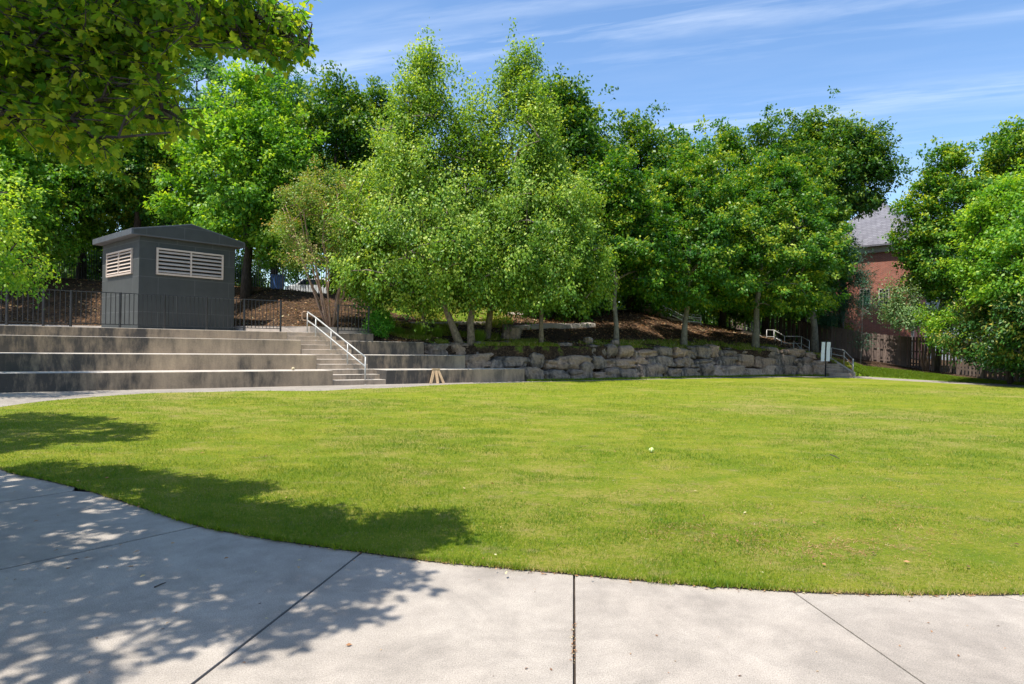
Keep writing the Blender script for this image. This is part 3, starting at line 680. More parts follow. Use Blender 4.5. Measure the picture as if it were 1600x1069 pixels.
# courses: t range, offset fn, z bottom, height
tA = solve_t(822, 0) + .05; tB = solve_t(729, SP) + .05; tC = solve_t(665, 2 * SP) + .05; tE = 34.3
k = 0; rng = random.Random(11)
tops_ = 0
def course(t0, t1, offf, zb, hh, wmin, wmax, jitter):
    global k
    t = t0
    while t < t1 - .25:
        w = min(rng.uniform(wmin, wmax), t1 - t + .2); h = hh * rng.uniform(.72, 1.34)
        c, d_, n_ = rbase(t + w / 2); off = offf(t + w / 2) + rng.uniform(-.06, .06)
        dep = 0.95; p = c + n_ * (off + dep / 2)
        f = (t - tC) / (tE - tC); mt = MS['rock'][0 if rng.random() > .25 + .5 * f else (2 if rng.random() < .15 + .45 * f * f else 1)]
        boulder((p.x, p.y, zb + h / 2 + rng.uniform(-.03, .03)), w * 1.10, dep, h * 1.10, d_, k, mt); k += 1; t += w
def offA(t): return 0.12
def offB(t): return max(0.34, SP - (t - tB) * .11)
def offC(t): return max(0.62, 2 * SP - (t - tC) * .14)
course(tA, tE, offA, -.08, .50, .5, 1.7, 0)
course(tB, tE - .4, offB, .42, .46, .45, 1.8, 0)
course(tC, tE - .9, offC, .84, .44, .45, 1.6, 0)
# small loose stones set on top of the wall
for (px, py, d, s) in [(919, 545, 27.2, .42), (960, 546, 27.6, .35), (799, 530, 26.3, .75)]:
    q = D(px, py, d); z = terr(q.x, q.y)
    bo = boulder((q.x, q.y, z + s * .32), s, s * .8, s * (.75 if s < .7 else .95), Vector((1, 0)), k, MS['rock'][0]); k += 1
    bo.parent = None; bo.location = (q.x, q.y, z + s * .32); bo.name = 'rock'
    tag(bo, {919: 'small pale rock perched on the boulder wall left of the first maple trunk', 960: 'low grey rock on the boulder wall directly below the first maple trunk', 799: 'upright mossy dark rock standing on the slope right of the birch trunks'}[px], 'rock')

# ------------------------------------------------------------------ small things by the terraces
q = T(solve_t(684, -.16), -.16)
pt = thing('wooden_stand', (q.x, q.y, 0), 'three pale pine boards propped as a small stand against the lowest seating wall', 'wooden stand'); iv2 = inv_of(pt)
ap = Vector((q.x, q.y, .46)) + Vector((N.x, N.y, 0)) * .10
for s, off in ((-.24, -.02), (0.0, -.06), (.24, -.02)):
    m = MB(); b_ = Vector((q.x, q.y, 0)) + Vector((U.x, U.y, 0)) * s + Vector((N.x, N.y, 0)) * off
    m.beam(b_, ap + Vector((U.x, U.y, 0)) * s * .30, .085, .035, up=(N.x, N.y, 0)); m.build('leg', MS['board'], pt, inv=iv2)
m = MB(); m.beam(ap - Vector((U.x, U.y, 0)) * .14 + Vector((0, 0, .012)), ap + Vector((U.x, U.y, 0)) * .14 + Vector((0, 0, .012)), .06, .05); m.build('cap_block', MS['board'], pt, inv=iv2)
def ball(p, r, mat, label, name='ball'):
    bm = bmesh.new(); bmesh.ops.create_icosphere(bm, subdivisions=3, radius=r); me = bpy.data.meshes.new(name); bm.to_mesh(me); bm.free()
    me.polygons.foreach_set('use_smooth', [True] * len(me.polygons)); me.materials.append(mat); o = bpy.data.objects.new(name, me); C.objects.link(o); o.location = p
    tag(o, label, 'ball'); return o
def mat_ball(name, col, seam):
    m, t, b, o = newmat(name); w = nd(t, 'ShaderNodeTexWave'); w.inputs['Scale'].default_value = 9; w.inputs['Distortion'].default_value = 6
    tcn = nd(t, 'ShaderNodeTexCoord'); t.links.new(tcn.outputs['Object'], w.inputs['Vector'])
    r = ramp(t, w.outputs['Fac'], [(0.04, seam), (0.1, col)]); t.links.new(r.outputs[0], b.inputs['Base Color']); b.inputs['Roughness'].default_value = .95; return m
pb = G(1018, 709); ball((pb.x, pb.y, .048), .033, mat_ball('tennis felt', (.42, .52, .11), (.8, .8, .7)), 'pale yellow green tennis ball lying alone on the open lawn', 'tennis_ball')
q = T(solve_t(459, .35), .35); ball((q.x, q.y, H + .05), .05, mat_ball('worn ball', (.50, .42, .26), (.3, .2, .1)), 'worn tan ball resting on the lowest seating wall left of the stairs')

# ------------------------------------------------------------------ right hand stairs, rails, sign
rs = thing('concrete_stairs', (*XY(1312, 32.9), 0), 'shaded grey concrete stairs at the right end of the boulder wall', 'stairs'); iv3 = inv_of(rs)
m = MB(); back = Vector((-.10, 1)).normalized(); side = Vector((1, .12)).normalized(); o_ = Vector(XY(1297, 32.6)); wd = 1.25
for i in range(5):
    a = o_ + back * (i * .36); b_ = o_ + back * ((i + 1) * .36)
    m.prism([a, a + side * wd, b_ + side * wd, b_], -.2, .15 * (i + 1))
a = o_ + back * 1.8; b_ = o_ + back * 4.0
m.prism([a - side * 1.6, a + side * wd, b_ + side * wd, b_ - side * 1.6], -.2, .755)
m.build('steps', MS['step'], rs, bevel=.008, inv=iv3)
m = MB(); c0 = o_ + side * (wd + .01)
m.prism([c0, c0 + side * .16, c0 + side * .16 + back * 2.2, c0 + back * 2.2], -.2, [.20, .20, .95, .95]); m.build('cheek_wall', MS['pale_conc'], rs, inv=iv3)
# upper flight to the left
us = thing('concrete_stairs', (*XY(1265, 36), .75), 'upper flight of grey steps behind the boulder wall below the wooden fence', 'stairs'); iv3 = inv_of(us)
m = MB(); aU = Vector(XY(1272, 35.3)); bU = Vector(XY(1150, 38.5)); dU = (bU - aU).normalized(); nU = Vector((dU.y, -dU.x)); LU = (bU - aU).length
nst = 11; zU0, zU1 = .95, 2.35
# flights separated by two landings
for i in range(nst):
    a = aU + dU * (LU * i / nst); b_ = aU + dU * (LU * (i + 1) / nst); zt = zU0 + (zU1 - zU0) * (i + 1) / nst
    m.prism([a, b_, b_ + nU * 1.3, a + nU * 1.3], zt - .6, zt)
m.build('steps', MS['step'], us, bevel=.008, inv=iv3)
def rail_px(label, pts, h=.9, low=.45, r=.022, mat='galv'):
    ps = [D(px, py, d) for px, py, d in pts]     # given the top rail points
    e = thing('handrail', ps[0] - Vector((0, 0, h)), label, 'handrail'); iv_ = inv_of(e)
    for p in ps:
        m = MB(); m.tube([p - Vector((0, 0, h)), p], r, 8); m.build('post', MS[mat], e, True, inv=iv_)
    for o__, nm in ((0, 'top_rail'), (low, 'lower_rail')):
        m = MB(); m.tube([p - Vector((0, 0, o__)) for p in ps], r * 1.05, 8); m.build(nm, MS[mat], e, True, inv=iv_)
    return e
rail_px('bright steel handrail right of the grey stairs beside the white panels', [(1299, 543.5, 34.2), (1319, 547.5, 34), (1332, 561, 32.9), (1333.5, 561.5, 32.6)], .85, .32)
rail_px('grey handrail with a bend just left of the white panels', [(1240, 533, 36.0), (1250, 543, 35.0), (1262, 553, 34.4)], .8, .4)
rail_px('short sloping handrail above the last boulder by the white panels', [(1252.5, 526, 36.6), (1264.5, 533, 35.7)], .9, .4)
rail_px('tall shaded handrail at the head of the upper grey steps', [(1198, 515.5, 38), (1209.5, 516, 37.8), (1226, 525.5, 37), (1252, 526, 37.2)], .95, .4)
rail_px('low shaded handrail in front of the upper grey steps', [(1211.5, 525, 36.8), (1221, 532, 36.2)], .8, .4)
rail_px('thin sloping handrail behind the third maple trunk on the slope', [(1164, 509, 39), (1190.5, 526, 38)], .85, .35)
# sign: two white panels on a dark post
sp_ = D(1289, 576, 32.2); sp_.z = .0
sg = thing('sign', sp_, 'two blank white upright panels on one dark post beside the stairs', 'sign'); ivs = inv_of(sg)
m = MB(); base = D(1289.5, 585, 32.2); base.z = 0; topp = D(1291.2, 534, 32.2)
m.tube([base, topp + Vector((0, 0, .01))], .034, 8); m.build('post', MS['iron'], sg, True, inv=ivs)
for (xa_, xb_, dy_) in ((1284.3, 1289.6, -.05), (1292.3, 1298.0, -.05)):
    m = MB(); a = D(xa_, 534.5, 32.2 + dy_); b_ = D(xb_, 534.5, 32.2 + dy_); c_ = D(xb_ - 1.6, 564.5, 32.2 + dy_); d_ = D(xa_ - 1.6, 564.5, 32.2 + dy_); t3 = Vector((0, .03, 0))
    m.add([a, b_, c_, d_, a + t3, b_ + t3, c_ + t3, d_ + t3], [(0, 3, 2, 1), (4, 5, 6, 7), (0, 1, 5, 4), (1, 2, 6, 5), (2, 3, 7, 6), (3, 0, 4, 7)]); m.build('panel', MS['white'], sg, inv=ivs)

# ramp on the hillside with two pipe rails
rm = thing('concrete_ramp', (*XY(1045, 37.5), 2.6), 'sunlit concrete ramp descending the hillside behind the maple trunks', 'ramp'); ivr = inv_of(rm)
path = [(1001, 483, 38.2), (1018, 482, 38.0), (1048, 496.5, 37.6), (1090, 506, 38.4), (1120, 511.5, 39.5)]
m = MB(); pp = [D(*p) for p in path]
for a, b_ in zip(pp, pp[1:]):
    s = Vector((-.2, 1.5, 0)); dz = Vector((0, 0, -.5))
    m.add([a, b_, b_ + s, a + s, a + dz, b_ + dz, b_ + s + dz, a + s + dz], [(0, 1, 2, 3), (7, 6, 5, 4), (0, 4, 5, 1), (1, 5, 6, 2), (2, 6, 7, 3), (3, 7, 4, 0)])
m.build('ramp_slab', MS['pale_conc'], rm, inv=ivr)
for lab, dd_, dy_ in (('white pipe handrail on the near side of the hillside ramp', 0, 0), ('white pipe handrail on the far side of the hillside ramp', 1.4, -4)):
    rail_px(lab, [(1003, 472 + dy_ * .3, 38.2 + dd_), (1022, 471.5 + dy_, 38 + dd_), (1040, 480 + dy_, 37.7 + dd_), (1068, 494 + dy_, 37.7 + dd_), (1095, 497 + dy_, 38.4 + dd_)], .55, .28, .036, 'white')
# footpath ribbons on the slope
def ribbon(name, pts, w):
    c = smooth_curve([(p.x, p.y, 0) for p in [TP(px, d) for px, d in pts]], 6); m = MB(); tops = []
    for i, p in enumerate(c):
        d = (c[min(i + 1, len(c) - 1)] - c[max(i - 1, 0)]).normalized(); n_ = Vector((-d.y, d.x, 0)) * w / 2
        for q in (p - n_, p + n_): tops.append(Vector((q.x, q.y, max(terr(p.x, p.y), terr(q.x, q.y)) + .07)))
    n = len(c)
    m.add(tops + [p - Vector((0, 0, .25)) for p in tops], [(2 * i, 2 * i + 2, 2 * i + 3, 2 * i + 1) for i in range(n - 1)] + [(2 * i, 2 * i + 2 * n, 2 * i + 2 + 2 * n, 2 * i + 2) for i in range(n - 1)])
    o = m.build(name, MS['pale_conc'], None, True); structure(o); return o
ribbon('footpath', [(790, 28.2), (820, 28.6), (860, 29.6), (900, 30.3), (925, 31)], .45)
ribbon('footpath', [(640, 27.2), (700, 28.3), (760, 29.0)], .3)
ribbon('footpath', [(930, 37.4), (965, 37.8), (1003, 38.2)], .5)
ribbon('footpath', [(790, 33), (850, 34.2), (900, 35)], .3)

# ------------------------------------------------------------------ wooden fence
wf_pts = [(1140, 49, 2.7), (1170, 46.5, 2.25), (1200, 44.2, 1.85), (1250, 42, 1.35), (1300, 40, .95), (1360, 38.7, .55), (1423, 37.5, .34), (1460, 35, .28), (1500, 32.5, .2), (1540, 30.2, .12), (1581, 28.4, .08), (1640, 26.2, .06), (1720, 24.4, .05), (1850, 22, .05)]
def wooden_fence():
    e = thing('wooden_fence', (*XY(wf_pts[0][0], wf_pts[0][1]), wf_pts[0][2]), 'tall weathered brown wooden board fence at the right edge of the park', 'fence'); iv_ = inv_of(e)
    P = [Vector((*XY(a, d), z)) for a, d, z in wf_pts]
    rr = random.Random(3)
    for i, (a, b_) in enumerate(zip(P, P[1:])):
        L_ = (Vector((b_.x, b_.y)) - Vector((a.x, a.y))).length; nseg = max(1, round(L_ / 2.4))
        for s in range(nseg):
            pa = a.lerp(b_, s / nseg); pb_ = a.lerp(b_, (s + 1) / nseg); d = Vector((pb_.x - pa.x, pb_.y - pa.y, 0)); ll = d.length; d.normalize(); n_ = Vector((d.y, -d.x, 0))
            m = MB(); nb = int(ll / .165); topz = 1.83
            for j in range(nb):
                q = pa.lerp(pb_, (j + .5) / nb); fr = 1 if j % 2 == 0 else -1
                skip = (i < 3 and j % 5 == 3)
                if skip: continue
                c_ = q + n_ * (.035 * fr); tz_ = topz + rr.uniform(-.02, .02); w_ = .168
                m.beam(c_ + Vector((0, 0, .03)), c_ + Vector((0, 0, tz_)), w_, .018, up=n_, tint=rr.random())
            m.build('board_panel', MS['fence'], e, inv=iv_)
            m = MB(); 
            for hz_ in (.3, 1.0, 1.6): m.beam(pa + Vector((0, 0, hz_)), pb_ + Vector((0, 0, hz_)), .04, .08, tint=.4)
            m.build('rail', MS['fence'], e, inv=iv_)
            m = MB(); m.beam(pa + n_ * .09 - Vector((0, 0, .2)), pa + n_ * .09 + Vector((0, 0, 1.86)), .09, .09, up=n_, tint=.55); m.build('post', MS['fence'], e, inv=iv_)
wooden_fence()

# ------------------------------------------------------------------ brick house
Ch = Vector(XY(1425, 44)); da = Vector((-.67, .742)).normalized(); db = Vector((da.y, -da.x))
hs_rot = math.atan2(db.y, db.x)
house = thing('brick_house', (Ch.x, Ch.y, 0), 'red brick house with a grey shingle hip roof behind the wooden fence', 'house', None, hs_rot)
# local x along db (right, away), local y along da (left, away). the brick wall seen is x=0 plane
LA, LB, EZ = 6.4, 9.0, 8.75
m = MB(); m.prism([(0, 0), (LB, 0), (LB, LA), (0, LA)], 0, EZ); m.build('wall', MS['brick'], house)
m = MB(); 
ovh = .45
base4 = [(-ovh, -ovh), (LB + ovh, -ovh), (LB + ovh, LA + ovh), (-ovh, LA + ovh)]
rx0, rx1, ry = 2.6, LB - 2.6, LA / 2
vs = [(x, y, EZ) for x, y in base4] + [(x, y, EZ + .12) for x, y in base4] + [(rx0, ry, EZ + 3.9), (rx1, ry, EZ + 3.9)]
m.add(vs, [(3, 2, 1, 0), (0, 1, 5, 4), (1, 2, 6, 5), (2, 3, 7, 6), (3, 0, 4, 7), (4, 5, 9, 8), (6, 7, 8, 9), (5, 6, 9), (7, 4, 8)])
rf = m.build('roof', MS['shingle'], house)
m = MB()
for x0_, x1_, y0_, y1_ in ((-.16, -.004, -.16, LA + .16), (0, LB, -.16, -.004)): m.prism([(x0_, y0_), (x1_, y0_), (x1_, y1_), (x0_, y1_)], EZ - .42, EZ - .002)
m.build('cornice', MS['trim'], rf)
m = MB(); m.prism([(-.10, -.10), (.05, -.10), (.05, .05), (-.10, .05)], 0, EZ - .43); m.build('corner_board', MS['trim'], house)
def hsolve(px, org, dr):
    k = (px - 800) / 1000; return (k * org.y - org.x) / (dr.x - k * dr.y)
def hwin(pxa, pxb, pya, pyb):
    ya, yb = hsolve(pxb, Ch, da), hsolve(pxa, Ch, da); dm = Ch.y + da.y * (ya + yb) / 2; h0 = hz((pxa + pxb) / 2)
    z1 = CAMH + (h0 - pya) * dm / 1000; z0 = CAMH + (h0 - pyb) * dm / 1000
    fr = MB(); w = .09
    fr.box((-.03, (ya + yb) / 2, z1 - w / 2), (.08, yb - ya, w)); fr.box((-.03, (ya + yb) / 2, z0 + w / 2), (.10, yb - ya + .1, w))
    fr.box((-.03, ya + w / 2, (z0 + z1) / 2), (.08, w, z1 - z0 - 2 * w)); fr.box((-.03, yb - w / 2, (z0 + z1) / 2), (.08, w, z1 - z0 - 2 * w))
    for i in (1, 2): fr.box((-.03, ya + (yb - ya) * i / 3, (z0 + z1) / 2), (.05, .03, z1 - z0 - 2 * w))
    for i in (1, 2, 3): fr.box((-.033, (ya + yb) / 2, z0 + (z1 - z0) * i / 4), (.05, yb - ya - 2 * w, .03 if i != 2 else .06))
    f = fr.build('window', MS['trim'], house)
    gl = MB(); gl.box((-.008, (ya + yb) / 2, (z0 + z1) / 2), (.012, yb - ya - .04, z1 - z0 - .04)); gl.build('pane', MS['glass'], f)
    hd = MB(); hd.box((-.015, (ya + yb) / 2, z1 + .30), (.03, yb - ya + .25, .55)); hd.build('brick_lintel', MS['header'], f)
hwin(1371.5, 1389, 451, 478); hwin(1342, 1359, 451, 477)
# siding house further right
h2 = thing('siding_house', (*XY(1432, 46), 0), 'pale grey lap siding house glimpsed between the right hand trees', 'house', None, math.radians(-8))
m = MB(); m.prism([(0, 0), (10, 0), (10, 6), (0, 6)], 0, 5.6); m.build('wall', MS['siding'], h2)
m = MB(); m.add([(-.3, -.4, 5.6), (10.3, -.4, 5.6), (10.3, 6.4, 5.6), (-.3, 6.4, 5.6), (-.3, 3, 7.4), (10.3, 3, 7.4)], [(0, 1, 5, 4), (2, 3, 4, 5), (0, 4, 3), (1, 2, 5), (3, 2, 1, 0)]); m.build('roof', MS['shingle'], h2)
m = MB(); m.box((3.2, -.02, 3.4), (1.1, .06, 1.6)); wn_ = m.build('window', MS['white'], h2); m = MB(); m.box((3.2, -.055, 3.4), (.9, .02, 1.4)); m.build('pane', MS['glass'], wn_)

# blue bin and a parked car beyond the hilltop fence
bp = TP(432, 37.5); bn = thing('recycling_bin', bp, 'blue wheeled recycling bin behind the hilltop fence', 'bin')
MS['blue'] = mat_simple('blue plastic', (.08, .20, .55), .45, 0, .1)
m = MB(); m.add([(-.26, -.3, .05), (.26, -.3, .05), (.26, .3, .05), (-.26, .3, .05), (-.31, -.36, 1.0), (.31, -.36, 1.0), (.31, .36, 1.0), (-.31, .36, 1.0)], [(3, 2, 1, 0), (4, 5, 6, 7), (0, 1, 5, 4), (1, 2, 6, 5), (2, 3, 7, 6), (3, 0, 4, 7)]); m.build('bin_body', MS['blue'], bn, bevel=.03)
m = MB(); m.box((0, 0, 1.04), (.68, .78, .07)); m.build('lid', MS['blue'], bn, bevel=.02)
for s in (-1, 1):
    m = MB(); m.tube([(s * .24, .33, .12), (s * .32, .33, .12)], .12, 12); m.build('wheel', MS['iron'], bn, True)
def parked_car(px, d, label, rot, col):
    p = TP(px, d); e = thing('parked_car', p, label, 'car', None, rot)
    prof = [(-2.2, .35), (-2.25, .75), (-2.1, .95), (-1.55, 1.0), (-1.0, 1.42), (.55, 1.45), (1.15, 1.0), (2.05, .88), (2.25, .65), (2.2, .35)]
    m = MB(); n = len(prof); vs = [(x, -.85, z) for x, z in prof] + [(x, .85, z) for x, z in prof]
    m.add(vs, [tuple(range(n)), tuple(range(n, 2 * n))[::-1]] + [(i, i + n, (i + 1) % n + n, (i + 1) % n) for i in range(n)]); m.build('body', col, e, bevel=.05)
    for s in (-1, 1):
        m = MB(); m.add([(-1.35, s * .862, 1.02), (1.0, s * .862, 1.02), (.5, s * .862, 1.38), (-.95, s * .862, 1.36)], [(0, 1, 2, 3)]); m.build('side_window', MS['glass'], e)
        for x in (-1.4, 1.4):
            m = MB(); m.tube([(x, s * .72, .33), (x, s * .88, .33)], .33, 16); w_ = m.build('wheel', MS['iron'], e, True)
            m = MB(); m.tube([(x, s * .87, .33), (x, s * .895, .33)], .19, 12); m.build('rim', MS['galv'], w_, True)
parked_car(872, 47, 'white parked car glimpsed through the trees left of the first maple', .1, MS['white'])
parked_car(500, 46, 'white parked car glimpsed behind the cinnamon trunks of the crepe myrtle', -.1, MS['white'])

# ------------------------------------------------------------------ foliage
def leaf_mesh(name, P, Nn, Tt, size, tint, mat, parent, wide=0.62, inv=None, shape='rhomb'):
    """P (n,3) base points, Nn normals, Tt direction of the leaf, size (n,)"""
    n = len(P); Tt = Tt / np.linalg.norm(Tt, axis=1, keepdims=True); B = np.cross(Nn, Tt); B /= (np.linalg.norm(B, axis=1, keepdims=True) + 1e-9)
    Nn = np.cross(Tt, B); s = size[:, None]
    if shape == 'rhomb':
        loc = [(0, 0, 0), (.45, wide / 2, .07), (1, 0, -.05), (.45, -wide / 2, .07)]; faces = [(0, 3, 2, 1)]
    elif shape == 'blade':
        loc = [(0, wide, 0), (1, 0, 0), (0, -wide, 0)]; faces = [(0, 1, 2)]
    elif shape == 'maple':
        loc = [(0, 0, 0), (.10, .36, .03), (.42, .50, .05), (.40, .22, .03), (.72, .28, .02), (1, 0, -.06), (.72, -.28, .02), (.40, -.22, .03), (.42, -.50, .05), (.10, -.36, .03)]
        faces = [(0, 3, 2, 1), (0, 5, 4, 3), (0, 7, 6, 5), (0, 9, 8, 7)]
    k = len(loc); V = np.empty((n, k, 3), np.float32)
    for i, (a, b, c) in enumerate(loc): V[:, i] = P + s * (a * Tt + b * B + c * Nn)
    V = V.reshape(-1, 3)
    if inv is not None:
        Mi = np.array(inv); V = V @ Mi[:3, :3].T + Mi[:3, 3]
    nf = len(faces); fl = len(faces[0])
    F_ = (np.arange(n)[:, None, None] * k + np.array(faces)[None]).reshape(-1)
    me = bpy.data.meshes.new(name); me.vertices.add(len(V)); me.vertices.foreach_set('co', V.astype(np.float32).ravel())
    me.loops.add(len(F_)); me.loops.foreach_set('vertex_index', F_.astype(np.int32))
    me.polygons.add(n * nf); me.polygons.foreach_set('loop_start', np.arange(0, n * nf * fl, fl, dtype=np.int32))
    try: me.polygons.foreach_set('loop_total', np.full(n * nf, fl, np.int32))
    except Exception: pass
    me.update(calc_edges=True)
    a = me.attributes.new('tint', 'FLOAT', 'FACE'); a.data.foreach_set('value', np.repeat(np.clip(tint, 0, 1), nf).astype(np.float32))
    me.materials.append(mat); o = bpy.data.objects.new(name, me); C.objects.link(o)
    if parent: o.parent = parent
    return o

def grow(trunk, clumps, r_tip=0.012, up_pen=0.6, rmax=0.2):
    """connect clump points to the trunk polyline like a branch network; returns segments with radii"""
    nodes = [np.array(p) for p in trunk]; par = [i - 1 for i in range(len(trunk))]
    root = nodes[0]; order = sorted(range(len(clumps)), key=lambda i: np.linalg.norm(np.array(clumps[i]) - np.array(trunk[len(trunk) // 2])))
    arr = [n for n in nodes]; start = max(1, int(len(trunk) * .25))
    usable = list(range(start, len(trunk)))
    for i in order:
        c = np.array(clumps[i]); A_ = np.array([arr[j] for j in usable]); d = np.linalg.norm(A_ - c, axis=1)
        dz_ = A_[:, 2] - c[2]; pen = np.where(dz_ > -0.15 * d, (dz_ + .15 * d) * up_pen, 0)
        j = usable[int(np.argmin(d + pen))]
        arr.append(c); par.append(j); usable.append(len(arr) - 1)
    cnt = [1.0] * len(arr)
    for i in range(len(arr) - 1, len(trunk) - 1, -1):
        cnt[par[i]] += cnt[i] if par[i] >= len(trunk) else 0
    return arr, par, cnt

def tree(label, px, d, trunk_r, top_py, bot_py, halfpx, leafmat, bark, n_leaf, lsize, n_clump=110, shape='ovoid', cx=None, spiky=.3, base_z=None, name='tree', cat='tree', seed=1, clump_r=.55, droop=0, tint0=.35, stems=1, wide=.62, group=None, tuft=.16, multi_spread=.5, flat=.75, lean=0, depth_k=1.0, inner=.25, fill=None, dirz=0.17):
    rg = np.random.default_rng(seed); s = d / 1000.0
    base = TP(px, d) if base_z is None else Vector((*XY(px, d), base_z)); hzp = hz(px); 
    zt = CAMH + (hzp - top_py) * s; zb = CAMH + (hzp - bot_py) * s; R = halfpx * s; cxw = ((cx if cx is not None else px) - 800) * s
    if label is None: label = name
    e = thing(name, base, label, cat, group); iv_ = inv_of(e); ivm = np.array(iv_)
    bz = base.z; ctr = np.array([cxw, d, 0.0])
    def prof(h):
        if shape == 'ovoid': return np.sin(np.pi * np.clip(h, 0, 1) ** .75) ** .62 * (1 - .15 * h)
        if shape == 'cone': return (1 - h) ** .75 * np.minimum(1, h * 6 + .35) 
        if shape == 'round': return np.sqrt(np.clip(1 - (2 * h - 1) ** 2, 0, 1))
        if shape == 'vase': return np.clip(h, 0.05, 1) ** .5 * np.sqrt(np.clip(1 - h ** 5, 0, 1))
        if shape == 'dome': return np.clip(1 - h ** 2.0, 0, 1) ** .55 * (.80 + .20 * np.minimum(1, h * 4))
        if shape == 'birch': return np.minimum(1.0, 1.05 * np.clip(1 - h, 0, 1) ** .95 + .04) * (.8 + .2 * np.minimum(1, h * 5))
    cl = []; lobes = rg.uniform(0, 2 * np.pi, 6)
    while len(cl) < n_clump:
        h = rg.uniform(0.02, 1) ; 
        pr = prof(np.array(h)) 
        if rg.uniform() > pr * .9 + .12: continue
        th = rg.uniform(0, 2 * np.pi); rr = (rg.uniform(0, 1) ** (inner)) 
        lob = 1 + .14 * np.sin(2 * th + lobes[0] + 3 * h) + .10 * np.sin(3 * th + lobes[1] - 5 * h) + .09 * np.sin(5 * th + lobes[2] + 9 * h)
        r_ = R * pr * rr * lob * .92
        cl.append([ctr[0] + r_ * np.cos(th), ctr[1] + r_ * np.sin(th) * depth_k, zb + (zt - zb) * h * .97])
    cl = np.array(cl)
    # trunk polyline(s)
    woods = MB(); wob = rg.normal(0, .06, (9, 2))
    def trunkline(b0, top, n=8):
        out = []
        for i in range(n):
            f = i / (n - 1); p = np.array(b0) * (1 - f) + np.array(top) * f; p[:2] += wob[i % 9] * (zt - bz) * .12 * math.sin(math.pi * f) ; out.append(p)
        return out
    topc = np.array([ctr[0], ctr[1], zb + (zt - zb) * .82])
    all_tr = []
    for si in range(stems):
        if stems == 1: b0 = np.array([base.x, base.y, bz - .1]); tp_ = topc
        else:
            an = 2 * np.pi * si / stems + rg.uniform(-.3, .3); rad = trunk_r * 1.6
            b0 = np.array([base.x + rad * math.cos(an), base.y + rad * math.sin(an), bz - .1])
            tp_ = topc + np.array([math.cos(an) * R * multi_spread, math.sin(an) * R * multi_spread * .8, -(zt - zb) * rg.uniform(.05, .3)])
        wob = rg.normal(0, .06, (9, 2)); all_tr.append(trunkline(b0, tp_))
    assign = [int(np.argmin([min(np.linalg.norm(c[:2] - q[:2]) for q in tr_l) for tr_l in all_tr])) for c in cl] if stems > 1 else [0] * len(cl)
    tr_obj = None
    for si, tr_l in enumerate(all_tr):
        mine = [cl[i] for i in range(len(cl)) if assign[i] == si]
        arr, par, cnt = grow(tr_l, mine)
        n = len(tr_l); tm = MB()
        rads = [trunk_r * (1 - .80 * (i / (n - 1)) ** 1.1) for i in range(n)]; rads[0] *= 1.35
        tm.tube([arr[i] for i in range(n)], rads, 10)
        nt_ = len(tr_l)
        for i in range(nt_, len(arr)):
            a = Vector(arr[par[i]]); b_ = Vector(arr[i]); rb = .010 + .006 * math.sqrt(cnt[i]); ra = rb * 1.35
            ra = min(ra, rads[par[i]] * .75 if par[i] < nt_ else ra); mid_ = a.lerp(b_, .5) + Vector((0, 0, (b_ - a).length * .07))
            tm.tube([a, mid_, b_], [ra, (ra + rb) / 2, rb * .8], 5, False)
        to = tm.build('trunk', bark, e, True, inv=iv_)
    # leaves
    k = len(cl); per = n_leaf // k; ntuft = 9
    out_dir = cl - np.array([ctr[0], ctr[1], zb + (zt - zb) * .35]); out_dir /= (np.linalg.norm(out_dir, axis=1, keepdims=True) + 1e-6)
    csz = clump_r * rg.uniform(.65, 1.35, k)
    tc_ = np.repeat(cl, ntuft, 0) + rg.normal(0, 1, (k * ntuft, 3)) * np.repeat(csz, ntuft)[:, None] * np.array([.55, .55, .55 * flat])
    spike = rg.uniform(0, 1, k * ntuft) < spiky
    od = np.repeat(out_dir, ntuft, 0); 
    ext = rg.uniform(.3, 1.0, k * ntuft) * np.repeat(csz, ntuft) * spike
    tc_ += (od * .5 + np.array([0, 0, .8])) * ext[:, None]
    if droop: tc_[:, 2] -= droop * rg.uniform(0, 1, k * ntuft) ** 2
    m_ = per // ntuft; T_ = np.repeat(tc_, m_, 0); nl = len(T_)
    jit = rg.normal(0, 1, (nl, 3)) * tuft * np.array([1, 1, .75 + (.55 if droop else 0)])
    P = T_ + jit
    if fill is not None: P = P[fill(P)] ; sel = None
    odl = np.repeat(od, m_, 0)[:len(P)]
    nrm = rg.normal(0, .55, (len(P), 3)) + odl * .55 + np.array([0, 0, .75])
    dr = rg.normal(0, .7, (len(P), 3)) + odl * .5 + np.array([0, 0, -.35 - .5 * bool(droop)])
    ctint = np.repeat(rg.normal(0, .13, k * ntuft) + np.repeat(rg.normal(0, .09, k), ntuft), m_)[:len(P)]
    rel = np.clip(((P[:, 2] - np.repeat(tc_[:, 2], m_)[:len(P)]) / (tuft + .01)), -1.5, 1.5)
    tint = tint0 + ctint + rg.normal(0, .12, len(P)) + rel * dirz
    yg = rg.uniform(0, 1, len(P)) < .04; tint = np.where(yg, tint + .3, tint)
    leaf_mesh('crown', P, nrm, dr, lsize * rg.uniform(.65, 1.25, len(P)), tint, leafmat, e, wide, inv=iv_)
    return e

BD, BP, BB, BMY = MS['bark_dark'], MS['bark_pale'], MS['bark_birch'], MS['bark_myrtle']
